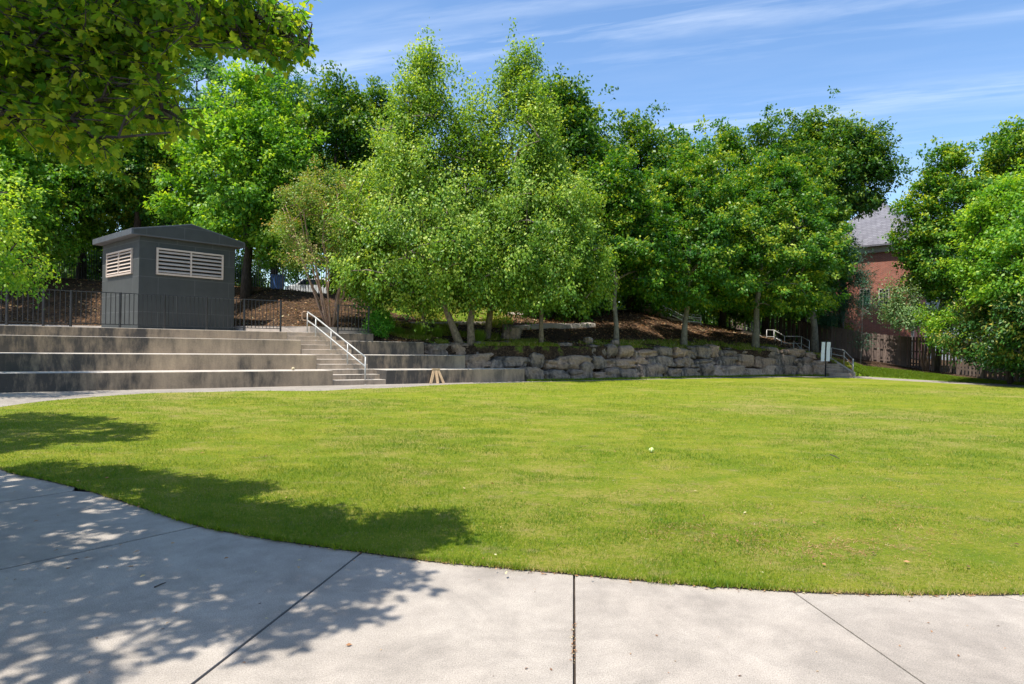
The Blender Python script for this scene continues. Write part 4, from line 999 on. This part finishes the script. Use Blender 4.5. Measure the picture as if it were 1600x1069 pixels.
# --- birches in front, on the slope above the terraces
tree('broad river birch with twin trunks and weeping light foliage above the lowest seating wall', 728, 24.4, .13, 66, 468, 158, L['lf_birch'], BB, 60000, .115, 230, 'birch', cx=662, seed=21, clump_r=.55, droop=.5, stems=2, spiky=.35, tint0=.48, tuft=.15, name='birch_tree', inner=.32)
tree('tall pointed river birch crown rising right of the open birch top', 760, 26.0, .12, 74, 466, 158, L['lf_birch'], BB, 72000, .115, 250, 'birch', cx=805, seed=22, clump_r=.55, droop=.5, stems=1, spiky=.35, tint0=.42, tuft=.15, name='birch_tree', inner=.32)
tree('low weeping birch with a slim mossy trunk left of the first maple', 846, 25.6, .09, 255, 474, 108, L['lf_birch'], BB, 46000, .12, 150, 'dome', cx=850, seed=23, clump_r=.5, droop=.6, spiky=.3, tint0=.40, tuft=.14, name='birch_tree', inner=.3)
tree('low bushy birch skirt spreading above the stairs handrail', 664, 25.2, .07, 215, 486, 128, L['lf_birch'], BB, 46000, .12, 150, 'dome', cx=632, seed=24, clump_r=.5, droop=.5, spiky=.35, tint0=.52, tuft=.14, name='birch_tree', inner=.3)
tree('full leafy birch crown filling the notch between the two taller birch tops', 735, 25.0, .08, 150, 466, 125, L['lf_birch'], BB, 36000, .125, 170, 'birch', cx=735, seed=27, clump_r=.55, droop=.4, stems=1, spiky=.4, tint0=.46, tuft=.16, name='birch_tree', inner=.32)
# --- crepe myrtle
tree('vase shaped crepe myrtle with many bare cinnamon stems behind the handrail', 516, 24.0, .045, 275, 420, 80, L['lf_myrtle'], BMY, 20000, .085, 70, 'dome', cx=500, seed=31, clump_r=.42, stems=11, spiky=.6, tint0=.5, tuft=.12, name='crepe_myrtle', multi_spread=.75)
# --- front row of maples
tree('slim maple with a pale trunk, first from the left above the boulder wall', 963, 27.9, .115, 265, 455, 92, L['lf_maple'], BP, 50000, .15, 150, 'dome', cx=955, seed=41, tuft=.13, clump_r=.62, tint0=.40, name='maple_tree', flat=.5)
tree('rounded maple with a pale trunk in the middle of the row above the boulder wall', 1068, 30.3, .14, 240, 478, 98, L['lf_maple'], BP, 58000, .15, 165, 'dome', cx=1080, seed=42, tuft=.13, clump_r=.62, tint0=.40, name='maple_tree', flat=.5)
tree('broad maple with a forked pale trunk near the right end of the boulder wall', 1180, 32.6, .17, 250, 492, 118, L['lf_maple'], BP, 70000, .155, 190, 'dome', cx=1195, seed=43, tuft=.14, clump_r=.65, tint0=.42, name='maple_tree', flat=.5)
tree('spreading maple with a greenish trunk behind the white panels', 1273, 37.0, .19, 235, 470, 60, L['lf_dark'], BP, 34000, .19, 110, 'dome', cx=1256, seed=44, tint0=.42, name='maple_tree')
# --- back rows
back = [(872, 33, 122, 480, 78, 'lf_dark', 51, 'ovoid', 'dark tree peeking up right behind the tall birch top'),
        (905, 36, 172, 470, 72, 'lf_dark', 52, 'ovoid', 'dark tree on the falling skyline right of the birches'),
        (985, 38, 188, 470, 80, 'lf_dark', 53, 'ovoid', 'dense upright tree behind the first slim maple'),
        (1050, 40, 210, 480, 80, 'lf_maple', 54, 'ovoid', 'dense green tree behind the middle maple of the row'),
        (1128, 41, 208, 480, 82, 'lf_maple', 55, 'dome', 'bushy tree behind the gap between the second and third maple trunks'),
        (1195, 42, 186, 480, 88, 'lf_dark', 56, 'dome', 'high domed tree directly behind the broad forked maple'),
        (1255, 42.5, 188, 470, 68, 'lf_dark', 57, 'dome', 'high domed tree on the skyline left of the brick house'),
        (1314, 41.5, 194, 318, 64, 'lf_dark', 58, 'ovoid', 'feathery topped tree touching the left side of the house roof')]
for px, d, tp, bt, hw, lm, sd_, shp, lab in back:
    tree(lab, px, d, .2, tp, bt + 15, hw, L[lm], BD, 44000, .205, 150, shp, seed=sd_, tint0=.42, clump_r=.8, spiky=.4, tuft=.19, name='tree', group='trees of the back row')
# --- left wood
lw = [(-75, 27.5, 150, 400, 150, 'lf_bright', 61, 'ovoid', BD, 'tall bright tree at the far left edge behind the railing'),
      (35, 31, 130, 395, 120, 'lf_bright', 62, 'dome', BD, 'thick trunked tree on the mulch slope at the left behind the railing'),
      (125, 36, 60, 390, 110, 'lf_maple', 63, 'ovoid', BD, 'tall tree in the left wood between the thick trunk and the shed'),
      (215, 33, 110, 350, 95, 'lf_maple', 64, 'dome', BD, 'dark trunked tree standing right behind the left corner of the shed'),
      (300, 39, 72, 380, 105, 'lf_blue', 65, 'ovoid', BD, 'tall pale tipped tree behind the shed ridge'),
      (384, 29.5, 118, 400, 100, 'lf_bright', 66, 'dome', BD, 'leafy light green tree with a dark trunk right of the shed'),
      (428, 38, 98, 400, 92, 'lf_blue', 67, 'ovoid', BD, 'tall tree with silvery leaves above and right of the shed'),
      (520, 33, 132, 400, 88, 'lf_dark', 68, 'dome', BD, 'glossy dark tree left of the birches with a flat leafy top'),
      (585, 37, 142, 420, 70, 'lf_dark', 69, 'dome', BD, 'dark tree showing between the glossy dark tree and the birches')]
for px, d, tp, bt, hw, lm, sd_, shp, bk, lab in lw:
    tree(lab, px, d, .22 if px != 35 else .36, tp, bt, hw, L[lm], bk, 46000, .18, 150, shp, seed=sd_, tint0=.44, clump_r=.75, spiky=.35, tuft=.17, name='tree', group='trees of the left wood')
# --- right side
tree('upright tree with pointed leader shoots right of the house roof', 1466, 34.5, .13, 226, 470, 55, L['lf_maple'], BD, 38000, .17, 120, 'ovoid', cx=1474, seed=71, tint0=.46, spiky=.6, name='tree')
tree('tall tree filling the upper right corner below the sky', 1590, 33, .18, 198, 400, 82, L['lf_maple'], BD, 44000, .18, 130, 'dome', cx=1590, seed=72, tint0=.44, spiky=.5, name='tree')
tree('light blue green crepe myrtle arching over the wooden fence corner', 1446, 35.5, .05, 418, 508, 56, L['lf_silver'], BMY, 15000, .12, 60, 'dome', cx=1444, seed=73, tint0=.55, stems=4, name='crepe_myrtle', clump_r=.42, droop=.3)
tree('bright yellow green tree spreading in layers at the right edge', 1640, 26.5, .14, 270, 480, 120, L['lf_bright'], BD, 56000, .14, 170, 'dome', cx=1620, seed=74, tint0=.46, flat=.3, name='tree', clump_r=.6)
tree('dark magnolia with glossy rust backed leaves hanging over the wooden fence', 1580, 27.6, .10, 430, 562, 72, L['lf_magn'], BD, 22000, .17, 90, 'dome', cx=1572, seed=75, tint0=.45, name='magnolia_tree', clump_r=.45, wide=.42, tuft=.2, dirz=.16)
tree('bushy dark magnolia in the lower right corner against the wooden fence', 1660, 25.0, .10, 400, 592, 95, L['lf_magn'], BD, 20000, .17, 80, 'dome', cx=1640, seed=76, tint0=.40, name='magnolia_tree', clump_r=.45, wide=.42, tuft=.2, base_z=0)
tree('low fresh green shrub leaning over the wooden fence left of the magnolia', 1490, 33.2, .04, 478, 552, 42, L['lf_bright'], BD, 9000, .12, 40, 'round', cx=1487, seed=77, tint0=.55, name='shrub', cat='shrub', clump_r=.35)
tree('dark needled pine standing in shade in front of the brick house wall', 1322, 39.8, .10, 385, 512, 44, L['lf_pine'], BD, 26000, .24, 80, 'round', cx=1303, seed=78, tint0=.4, name='pine_tree', wide=.12, clump_r=.6, flat=.35, tuft=.22)
tree('thin young tree with a bare stem in front of the wooden fence', 1345, 36.4, .035, 440, 545, 15, L['lf_pine'], BP, 1100, .12, 22, 'round', cx=1347, seed=79, tint0=.9, name='sapling', wide=.25, clump_r=.35, flat=.4)
tree('small leafy sapling between the second and third maple trunks', 1140, 43, .06, 400, 510, 40, L['lf_bright'], BD, 7000, .16, 40, 'round', seed=80, tint0=.5, name='sapling')

# --- far wood beyond the hilltop, behind everything
far_src = None; rgf = random.Random(5)
def copy_thing(o):
    c = o.copy(); C.objects.link(c)
    for ch in o.children:
        d = ch.copy(); C.objects.link(d); d.parent = c; 
        for g2 in ch.children:
            e2 = g2.copy(); C.objects.link(e2); e2.parent = d
    return c
protoF = tree('distant tree of the far wood behind the park', 60, 56, .25, 160, 470, 110, L['lf_dark'], BD, 20000, .26, 80, 'dome', seed=91, tint0=.35, clump_r=1.0, tuft=.32, name='distant_tree', group='distant trees beyond the hilltop')
for i, (px, d, s, a) in enumerate([(-180, 52, 1.0, 1), (170, 58, 1.05, 2), (290, 60, 1.0, 3), (400, 57, .95, 4), (520, 60, .9, 5), (640, 60, .85, 2.5), (760, 62, .85, .4), (880, 62, .8, 1.4), (990, 62, .78, 4.4), (1100, 64, .75, 5.5), (1210, 66, .75, .9), (1310, 68, .72, 2.2), (1530, 60, .7, 3.3), (1640, 56, .8, 4.9)]):
    c = copy_thing(protoF); p = TP(px, d); c.location = (p.x, p.y, p.z - .3); c.rotation_euler = (0, 0, a); c.scale = (s, s, s)
# understorey hedge along the hilltop
protoH = tree('round dark understorey bush beyond the hilltop fence', 100, 40, .05, 395, 455, 52, L['lf_dark'], BD, 9000, .17, 45, 'dome', seed=92, tint0=.38, clump_r=.55, tuft=.2, name='bush', cat='bush', group='bushes beyond the hilltop fence')
for i, (px, d, s, a) in enumerate([(-120, 39, 1.3, 1), (0, 41, 1.1, 3), (190, 39, 1.25, 2), (280, 41, 1.2, 5), (370, 43, 1.1, 4), (560, 43, 1.0, 3.1), (640, 42, .9, .3), (730, 43, 1.05, 5.1), (800, 45, 1.0, 2.2), (930, 47, 1.0, .7), (1000, 46, .9, 3.7), (1065, 48, 1.1, 2.9), (1130, 50, 1.0, 4.1), (1210, 50, 1.3, .2), (1265, 48, 1.3, 1.2)]):
    c = copy_thing(protoH); p = TP(px, d); c.location = (p.x, p.y, p.z - .15); c.rotation_euler = (0, 0, a); c.scale = (s, s, s * .95)

# --- shrubs and grass clumps on the bed
tree('bright green leafy shrub at the end of the short railing right of the stairs', 591, 23.9, .02, 489, 522, 17, L['shrub'], BD, 5000, .07, 40, 'round', seed=93, tint0=.45, name='shrub', cat='shrub', clump_r=.16, tuft=.07)
def grass_clump(px, d, r, h, label, seed, tint=.6):
    rg = np.random.default_rng(seed); p = TP(px, d); n = 900
    P = np.array(p) + np.c_[rg.normal(0, r * .12, (n, 2)), np.zeros(n)]; an = rg.uniform(0, 2 * np.pi, n); out = np.c_[np.cos(an), np.sin(an), np.zeros(n)]
    lean = rg.uniform(.1, 1.5, n)[:, None]; Tt = out * lean + np.array([0, 0, 1.0]); Nn = out * -1 + np.array([0, 0, .4])
    e = thing('grass_clump', p, label, 'ornamental grass', 'ornamental grass clumps above the seating walls')
    leaf_mesh('blades', P, Nn, Tt, h * rg.uniform(.6, 1.15, n), tint + rg.normal(0, .12, n), L['lf_birch'], e, .022, inv=inv_of(e), shape='blade')
grass_clump(655, 25.0, .5, .55, 'arching ornamental grass clump above the third seating wall, nearest the green shrub', 1)
grass_clump(683, 25.4, .5, .45, 'small ornamental grass clump just left of the birch trunks', 2)
grass_clump(622, 24.8, .4, .35, 'low ornamental grass tuft beside the green shrub', 3, .45)
grass_clump(748, 25.3, .5, .50, 'ornamental grass clump just right of the twin birch trunks', 4)

# ------------------------------------------------------------------ near maple overhanging from the left
def inpoly(x, y, poly):
    c = False; n = len(poly)
    for i in range(n):
        x1, y1 = poly[i]; x2, y2 = poly[(i + 1) % n]
        if (y1 > y) != (y2 > y) and x < (x2 - x1) * (y - y1) / (y2 - y1) + x1: c = not c
    return c
vis = [(-300, -900), (490, -900), (478, 0), (470, 30), (500, 62), (504, 80), (470, 92), (420, 84), (370, 78), (300, 62), (262, 88), (285, 150), (305, 195), (262, 205), (235, 180), (205, 200), (195, 240), (185, 280), (150, 265), (130, 235), (80, 215), (40, 195), (0, 190), (-300, 200)]
shA = [(-600, 640), (0, 641), (60, 646), (150, 652), (215, 662), (243, 683), (200, 694), (150, 690), (80, 698), (0, 710), (-600, 730)]
shB = [(-900, 722), (0, 735), (60, 726), (150, 728), (230, 742), (330, 752), (420, 765), (380, 775), (330, 780), (430, 792), (520, 800), (590, 804), (520, 815), (560, 822), (640, 820), (712, 832), (660, 850), (600, 862), (650, 880), (640, 905), (560, 930), (600, 960), (500, 985), (430, 1010), (380, 1000), (300, 1000), (250, 1040), (120, 1075), (0, 1069), (-900, 1200)]
shA_w = [(G(*p).x, G(*p).y) for p in shA]; shB_w = [(G(*p).x, G(*p).y) for p in shB]
sx_, sy_ = sun_vec.x / sun_vec.z, sun_vec.y / sun_vec.z
def near_maple():
    rg = np.random.default_rng(77)
    base = Vector((-7.0, 4.2, 0)); e = thing('maple_tree', base, 'overhanging near maple with backlit leaves in the upper left corner', 'tree'); iv_ = inv_of(e)
    cl = []; tries = 0
    def ok(p):
        s = (p[0] - sx_ * p[2], p[1] - sy_ * p[2])
        if not (inpoly(*s, shA_w) or inpoly(*s, shB_w)): return False
        if p[1] > .3:
            x, y, w = proj(p)
            if 0 - 80 < x < 1600 and y > -60 and not inpoly(x + rg.normal(0, 10), y - abs(rg.normal(0, 14)), vis): return False
        return True
    # sprays seen in the frame
    while len(cl) < 400 and tries < 60000:
        tries += 1
        x = rg.uniform(-60, 500); y = rg.uniform(-30, 280); d = rg.uniform(3.2, 5.6)
        if not inpoly(x + rg.normal(0, 14), y + rg.normal(0, 12), vis): continue
        p = D(x, y, d)
        if p.z < 2.0 or not ok(p): continue
        cl.append(np.array(p))
    for _ in range(46):                      # the long arm reaching right along the top
        x = rg.uniform(300, 488); f = (x - 300) / 188; y = rg.uniform(-10 + 45 * f, 62 + 14 * f); cl.append(np.array(D(x, y, rg.uniform(3.75, 4.25))))
    n_seen = len(cl); print('seen sprays', n_seen, 'tries', tries); tries = 0
    while len(cl) < n_seen + 1500 and tries < 60000:
        tries += 1
        gx = rg.uniform(-8.5, 0); gy = rg.uniform(2.2, 12); z = rg.uniform(3.5, 5.8)
        p = np.array([gx + sx_ * z, gy + sy_ * z, z])
        if not ok(p): continue
        x, y, w = proj(p)
        if w > .3 and 0 < x < 1600 and y > 0: continue
        cl.append(p)
    cl = np.array(cl)
    trunk = [np.array([base.x, base.y, -.1]), np.array([-6.9, 4.25, .9]), np.array([-6.8, 4.3, 1.8]), np.array([-6.6, 4.4, 2.6]), np.array([-6.4, 4.5, 3.4]), np.array([-6.2, 4.6, 4.4]), np.array([-6.1, 4.7, 5.6]), np.array([-6.0, 4.8, 7.0])]
    arr, par, cnt = grow(trunk, list(cl), up_pen=.5); tm = MB(); n = len(trunk)
    tm.tube(trunk, [.26, .2, .19, .175, .16, .14, .11, .07], 12)
    for i in range(n, len(arr)):
        a = Vector(arr[par[i]]); b_ = Vector(arr[i]); rb = .003 + .0022 * cnt[i] ** .55; ra = rb * 1.25
        mid_ = a.lerp(b_, .5) + Vector((0, 0, (b_ - a).length * .06)) + Vector(rg.normal(0, .03, 3) * (b_ - a).length)
        tm.tube([a, mid_, b_], [ra, (ra + rb) / 2, rb * .9], 6, False)
    def src_seen(p):
        if p[1] < .3: return False
        x, y, w = proj(p); return x > -60 and y > -60
    Ps = []; Ns = []; Ts = []; Sz = []; Ti = []
    for i in range(n, len(arr)):
        a = np.array(arr[par[i]]); b_ = np.array(arr[i]); dirv = b_ - a; ln = np.linalg.norm(dirv) + 1e-6; dirv /= ln
        # side twigs with leaf pairs
        for tw in range(6):
            f = rg.uniform(.25, 1.05); o0 = a + (b_ - a) * f; sd_ = rg.normal(0, 1, 3); sd_[2] *= .3; tdir = dirv * .7 + sd_ * .6; tdir[2] -= .12; tdir /= np.linalg.norm(tdir)
            tl_ = rg.uniform(.14, .34); end = o0 + tdir * tl_ + np.array([0, 0, -.04])
            if end[1] > .3:
                qx, qy, qw = proj(end)
                if -40 < qx < 1640 and qy > -40 and not inpoly(qx + rg.normal(0, 10), qy - abs(rg.normal(0, 16)), vis): continue
            tm.tube([o0, end], [.0035, .002], 4, False)
            for j in range(9):
                ff = rg.uniform(.25, 1.05); p = o0 + (end - o0) * ff; td = rg.normal(0, .8, 3) + tdir * .6 + np.array([0, 0, -.7])
                nn = rg.normal(0, .55, 3) + np.array([0, 0, 1.0]); pet = td / np.linalg.norm(td) * .035
                Ps.append(p + pet); Ns.append(nn); Ts.append(td); Sz.append(rg.uniform(.034, .058) * (1.0 if src_seen(arr[i]) else 1.55)); Ti.append(.42 + rg.normal(0, .30))
    tm.build('trunk', BD, e, True, inv=iv_)
    Ps = np.array(Ps)
    keep = np.ones(len(Ps), bool)
    leaf_mesh('crown', Ps[keep], np.array(Ns)[keep], np.array(Ts)[keep], np.array(Sz)[keep], np.array(Ti)[keep], L['lf_near'], e, inv=iv_, shape='maple')
    print('near maple leaves', keep.sum(), 'sprays', n_seen, len(cl))
near_maple()
# drooping bright branch tree at the left edge, mid distance
tree('drooping bright leaved tree at the left edge hanging over the black railing', -115, 14.5, .12, 235, 440, 120, L['lf_bright'], BD, 16000, .085, 90, 'dome', cx=-80, seed=82, tint0=.55, clump_r=.30, flat=.3, base_z=0, name='tree', droop=.35, tuft=.10)

# ------------------------------------------------------------------ lawn blades near the camera
def blades():
    rg = np.random.default_rng(5)
    lp = np.array([(p.x, p.y) for p in lawn_poly])
    def inside(X, Y):
        c = np.zeros(len(X), bool); n = len(lp)
        for i in range(n):
            x1, y1 = lp[i]; x2, y2 = lp[(i + 1) % n]
            if y1 == y2: continue
            m_ = ((y1 > Y) != (y2 > Y)) & (X < (x2 - x1) * (Y - y1) / (y2 - y1) + x1); c ^= m_
        return c
    Xs, Ys, Ss = [], [], []
    for y0, y1, dens, sz in ((3.4, 5.0, 9500, .028), (5.0, 7.0, 5200, .031), (7, 10, 2300, .036), (10, 15, 950, .042), (15, 25, 300, .050)):
        w = y1 * .83; n = int(2 * w * (y1 - y0) * dens); X = rg.uniform(-w, w, n); Y = rg.uniform(y0, y1, n); m_ = inside(X, Y) & (np.abs(X) < Y * .83 + .2)
        Xs.append(X[m_]); Ys.append(Y[m_]); Ss.append(np.full(m_.sum(), sz))
    # extra fringe hanging over the slab edge
    nc = np.array([(p.x, p.y) for p in near_c[8:-30]]); idx = rg.integers(0, len(nc) - 1, 14000); f = rg.uniform(0, 1, 14000)[:, None]
    E = nc[idx] * (1 - f) + nc[idx + 1] * f; Xs.append(E[:, 0]); wv = np.array([mnoise.noise(Vector((x * 5, y * 5, 2))) + .6 * mnoise.noise(Vector((x * 17, y * 17, 4))) for x, y in E]); Ys.append(E[:, 1] + rg.normal(.0, .014, 14000) - np.clip(wv, 0, 1) * .035); Ss.append(.036 + np.clip(wv, 0, 1) * .03)
    X = np.concatenate(Xs); Y = np.concatenate(Ys); S = np.concatenate(Ss); n = len(X)
    P = np.c_[X, Y, np.full(n, .010)]
    pn = np.array([mnoise.noise(Vector((x * .45, y * .7, 3))) + .8 * mnoise.noise(Vector((x * 1.9, y * 2.8, 9))) + .45 * mnoise.noise(Vector((x * 6, y * 6, 1))) for x, y in zip(X, Y)])
    dry_w = np.clip((X + .6) / 2.0, -.25, .62) * np.clip((9.0 - Y) / 3, 0, 1) * np.clip((Y - 3.9) / .5, .1, 1)     # worn ground towards the right foreground
    a = pn + dry_w; dry = rg.uniform(0, 1, n) < np.clip(.20 + a * .95, .05, .85)
    tint = np.where(dry, .88 + rg.normal(0, .12, n), .28 + .22 * pn + rg.normal(0, .17, n))
    keep = rg.uniform(0, 1, n) > np.clip((a - .1) * .6, 0, .6)
    an = rg.uniform(0, 2 * np.pi, n); ln = rg.uniform(.2, 1.2, n); Tt = np.c_[np.cos(an) * ln, np.sin(an) * ln, np.ones(n)]; Nn = np.c_[rg.normal(0, 1, n), -np.abs(rg.normal(.8, .4, n)), np.full(n, .5)]
    size = S * rg.uniform(.5, 1.3, n) * np.where(dry, .7, 1) * np.clip(.86 - a * .22, .62, 1.05)
    o = leaf_mesh('grass', P[keep], Nn[keep], Tt[keep], size[keep], tint[keep], L['blade'], None, .075, shape='blade'); tag(o, 'short green and straw coloured grass covering the lawn', 'grass', kind='stuff')
    Pp = []
    for cx_, cy_, rx_, ry_, n_ in ((1130, 838, 70, 14, 1500), (1290, 862, 60, 12, 1100), (1385, 792, 40, 9, 700), (1335, 858, 60, 9, 800), (1050, 832, 50, 8, 600), (1450, 832, 60, 12, 900), (1180, 800, 60, 9, 600), (1040, 770, 60, 8, 500), (1490, 740, 80, 7, 500), (930, 800, 40, 8, 300)):
        qx, qy = rg.normal(cx_, rx_, n_), rg.normal(cy_, ry_, n_)
        for a_, b_ in zip(qx, qy):
            if b_ > 905: continue
            q_ = G(a_, b_)
            if mnoise.noise(Vector((q_.x * 7, q_.y * 7, 6))) > -.12: Pp.append((q_.x, q_.y, .017))
    Pp = np.array(Pp); m_n = len(Pp); Tp = rg.normal(0, 1, (m_n, 3)) * np.array([1, 1, .25]) + np.array([0, 0, .15]); Np = rg.normal(0, .4, (m_n, 3)) + np.array([0, 0, 1])
    o = leaf_mesh('dry_thatch', Pp, Np, Tp, rg.uniform(.015, .040, m_n), .46 + rg.normal(0, .16, m_n), L['litter'], None, .045, shape='blade'); tag(o, 'straw coloured dead thatch in worn patches of the lawn', 'dead grass', kind='stuff')
    print('blades', keep.sum())
blades()
# grass on the bank right of the stairs and a ragged verge below the boulders
def verge():
    rg = np.random.default_rng(8); P = []
    for _ in range(60000):
        px = rg.uniform(1335, 1700); col = terr_col(px); d = rg.uniform(col[0][0], col[0][0] + (col[2][0] - col[0][0]) * .62); x = (px - 800) / 1000 * d; P.append((x, d, terr(x, d)))
    for _ in range(9000):
        t = rg.uniform(tA, tE + .3); c, d_, n_ = rbase(t); q = c + n_ * rg.uniform(-.22, .16); P.append((q.x, q.y, 0.0))
    P = np.array(P); n = len(P); Tt = rg.normal(0, .5, (n, 3)) + np.array([0, 0, 1]); Nn = rg.normal(0, 1, (n, 3)) + np.array([0, -1, .4])
    o = leaf_mesh('grass', P, Nn, Tt, rg.uniform(.05, .12, n), .2 + rg.normal(0, .15, n), L['blade'], None, .12, shape='blade'); tag(o, 'green grass on the bank by the wooden fence and along the boulder wall foot', 'grass', kind='stuff')
verge()
# ground cover on the hillside: sparse low weeds and leaf litter
def litter():
    rg = np.random.default_rng(9); P = []
    while len(P) < 26000:
        px = rg.uniform(-60, 1330); col = terr_col(px); d = rg.uniform(col[0][0] + .05, col[3][0]); x = (px - 800) / 1000 * d; P.append((x, d, terr(x, d) + .03))
    P = np.array(P); n = len(P); Tt = rg.normal(0, 1, (n, 3)) * np.array([1, 1, .25]); Nn = rg.normal(0, .35, (n, 3)) + np.array([0, 0, 1])
    o = leaf_mesh('leaf_litter', P, Nn, Tt, rg.uniform(.05, .13, n), .45 + rg.normal(0, .25, n), L['litter'], None, .5); tag(o, 'scattered brown leaf litter over the shaded hillside mulch', 'leaf litter', kind='stuff')
    P = []
    while len(P) < 30000:
        px = rg.choice([rg.uniform(600, 800), rg.uniform(640, 900), rg.uniform(850, 1330)], p=[.45, .35, .20]); col = terr_col(px)
        d = rg.uniform(col[1][0], col[3][0] + 1) if px < 800 and rg.uniform() < .6 else rg.uniform(col[0][0], col[1][0] * 1.0)
        x = (px - 800) / 1000 * d
        if mnoise.noise(Vector((x * .7, d * .7, 5))) < -.02: continue
        P.append((x, d, terr(x, d)))
    P = np.array(P); n = len(P); Tt = rg.normal(0, .6, (n, 3)) + np.array([0, 0, 1]); Nn = rg.normal(0, 1, (n, 3)) + np.array([0, -1, .4])
    o = leaf_mesh('ground_cover', P, Nn, Tt, rg.uniform(.06, .17, n), .45 + rg.normal(0, .22, n), L['blade'], None, .14, shape='blade'); tag(o, 'weedy ground cover of thin grass on the slope around the birches', 'ground cover', kind='stuff')
litter()
# debris on lawn and paving
def debris():
    rg = np.random.default_rng(12); P = []; S = []
    for _ in range(150):
        px = rg.uniform(0, 1600); py = rg.uniform(640, 915); q = G(px, py)
        P.append((q.x, q.y, .03)); S.append(rg.uniform(.015, .045))
    for _ in range(46):
        px = rg.uniform(0, 1600); py = rg.uniform(900, 1060); q = G(px, py); P.append((q.x, q.y, .004)); S.append(rg.uniform(.008, .022))
    for _ in range(240):
        f = rg.uniform(0, 1); i = rg.integers(10, len(near_c) - 40); q = near_c[i].lerp(near_c[i + 1], f); P.append((q.x, q.y - abs(rg.normal(.01, .02)), .006)); S.append(rg.uniform(.008, .03))
    for _ in range(60):
        q = G(895.5 + rg.normal(0, 2.2), rg.normal(1008, 16)); P.append((q.x, q.y, .005)); S.append(rg.uniform(.006, .016))
    P = np.array(P); n = len(P); Tt = rg.normal(0, 1, (n, 3)) * np.array([1, 1, .08]); Nn = rg.normal(0, .25, (n, 3)) + np.array([0, 0, 1])
    o = leaf_mesh('leaf_debris', P, Nn, Tt, np.array(S), .4 + rg.normal(0, .3, n), L['litter'], None, .5); tag(o, 'tiny dry leaves and crumbs scattered on the lawn and paving', 'leaf debris', kind='stuff')
debris()
def twig(px0, py0, px1, py1, label, r=.006):
    a = G(px0, py0) + Vector((0, 0, r + .001)); b_ = G(px1, py1) + Vector((0, 0, r + .003)); m = MB(); mid_ = a.lerp(b_, .45) + Vector((0.01, .008, .004))
    m.tube([a, mid_, b_], [r, r * .9, r * .5], 6); o = m.build('twig', MS['bark_dark'], None, True); tag(o, label, 'twig')
twig(241, 919, 259, 912, 'dark curved twig on the shaded paving between the two left joints', .004)
twig(281, 812, 292, 808, 'thin dark twig at the grass edge by the second paving joint', .004)
twig(1297, 712, 1312, 719, 'pale dead twig lying on the right half of the lawn', .01)
q = G(540, 1010); lf = leaf_mesh('fallen_leaf', np.array([[q.x, q.y, .006]]), np.array([[.1, -.2, 1.]]), np.array([[1., .2, .05]]), np.array([.03]), np.array([.35]), L['litter'], None, .7); tag(lf, 'single small brown leaf on the sunlit paving at the bottom', 'leaf')
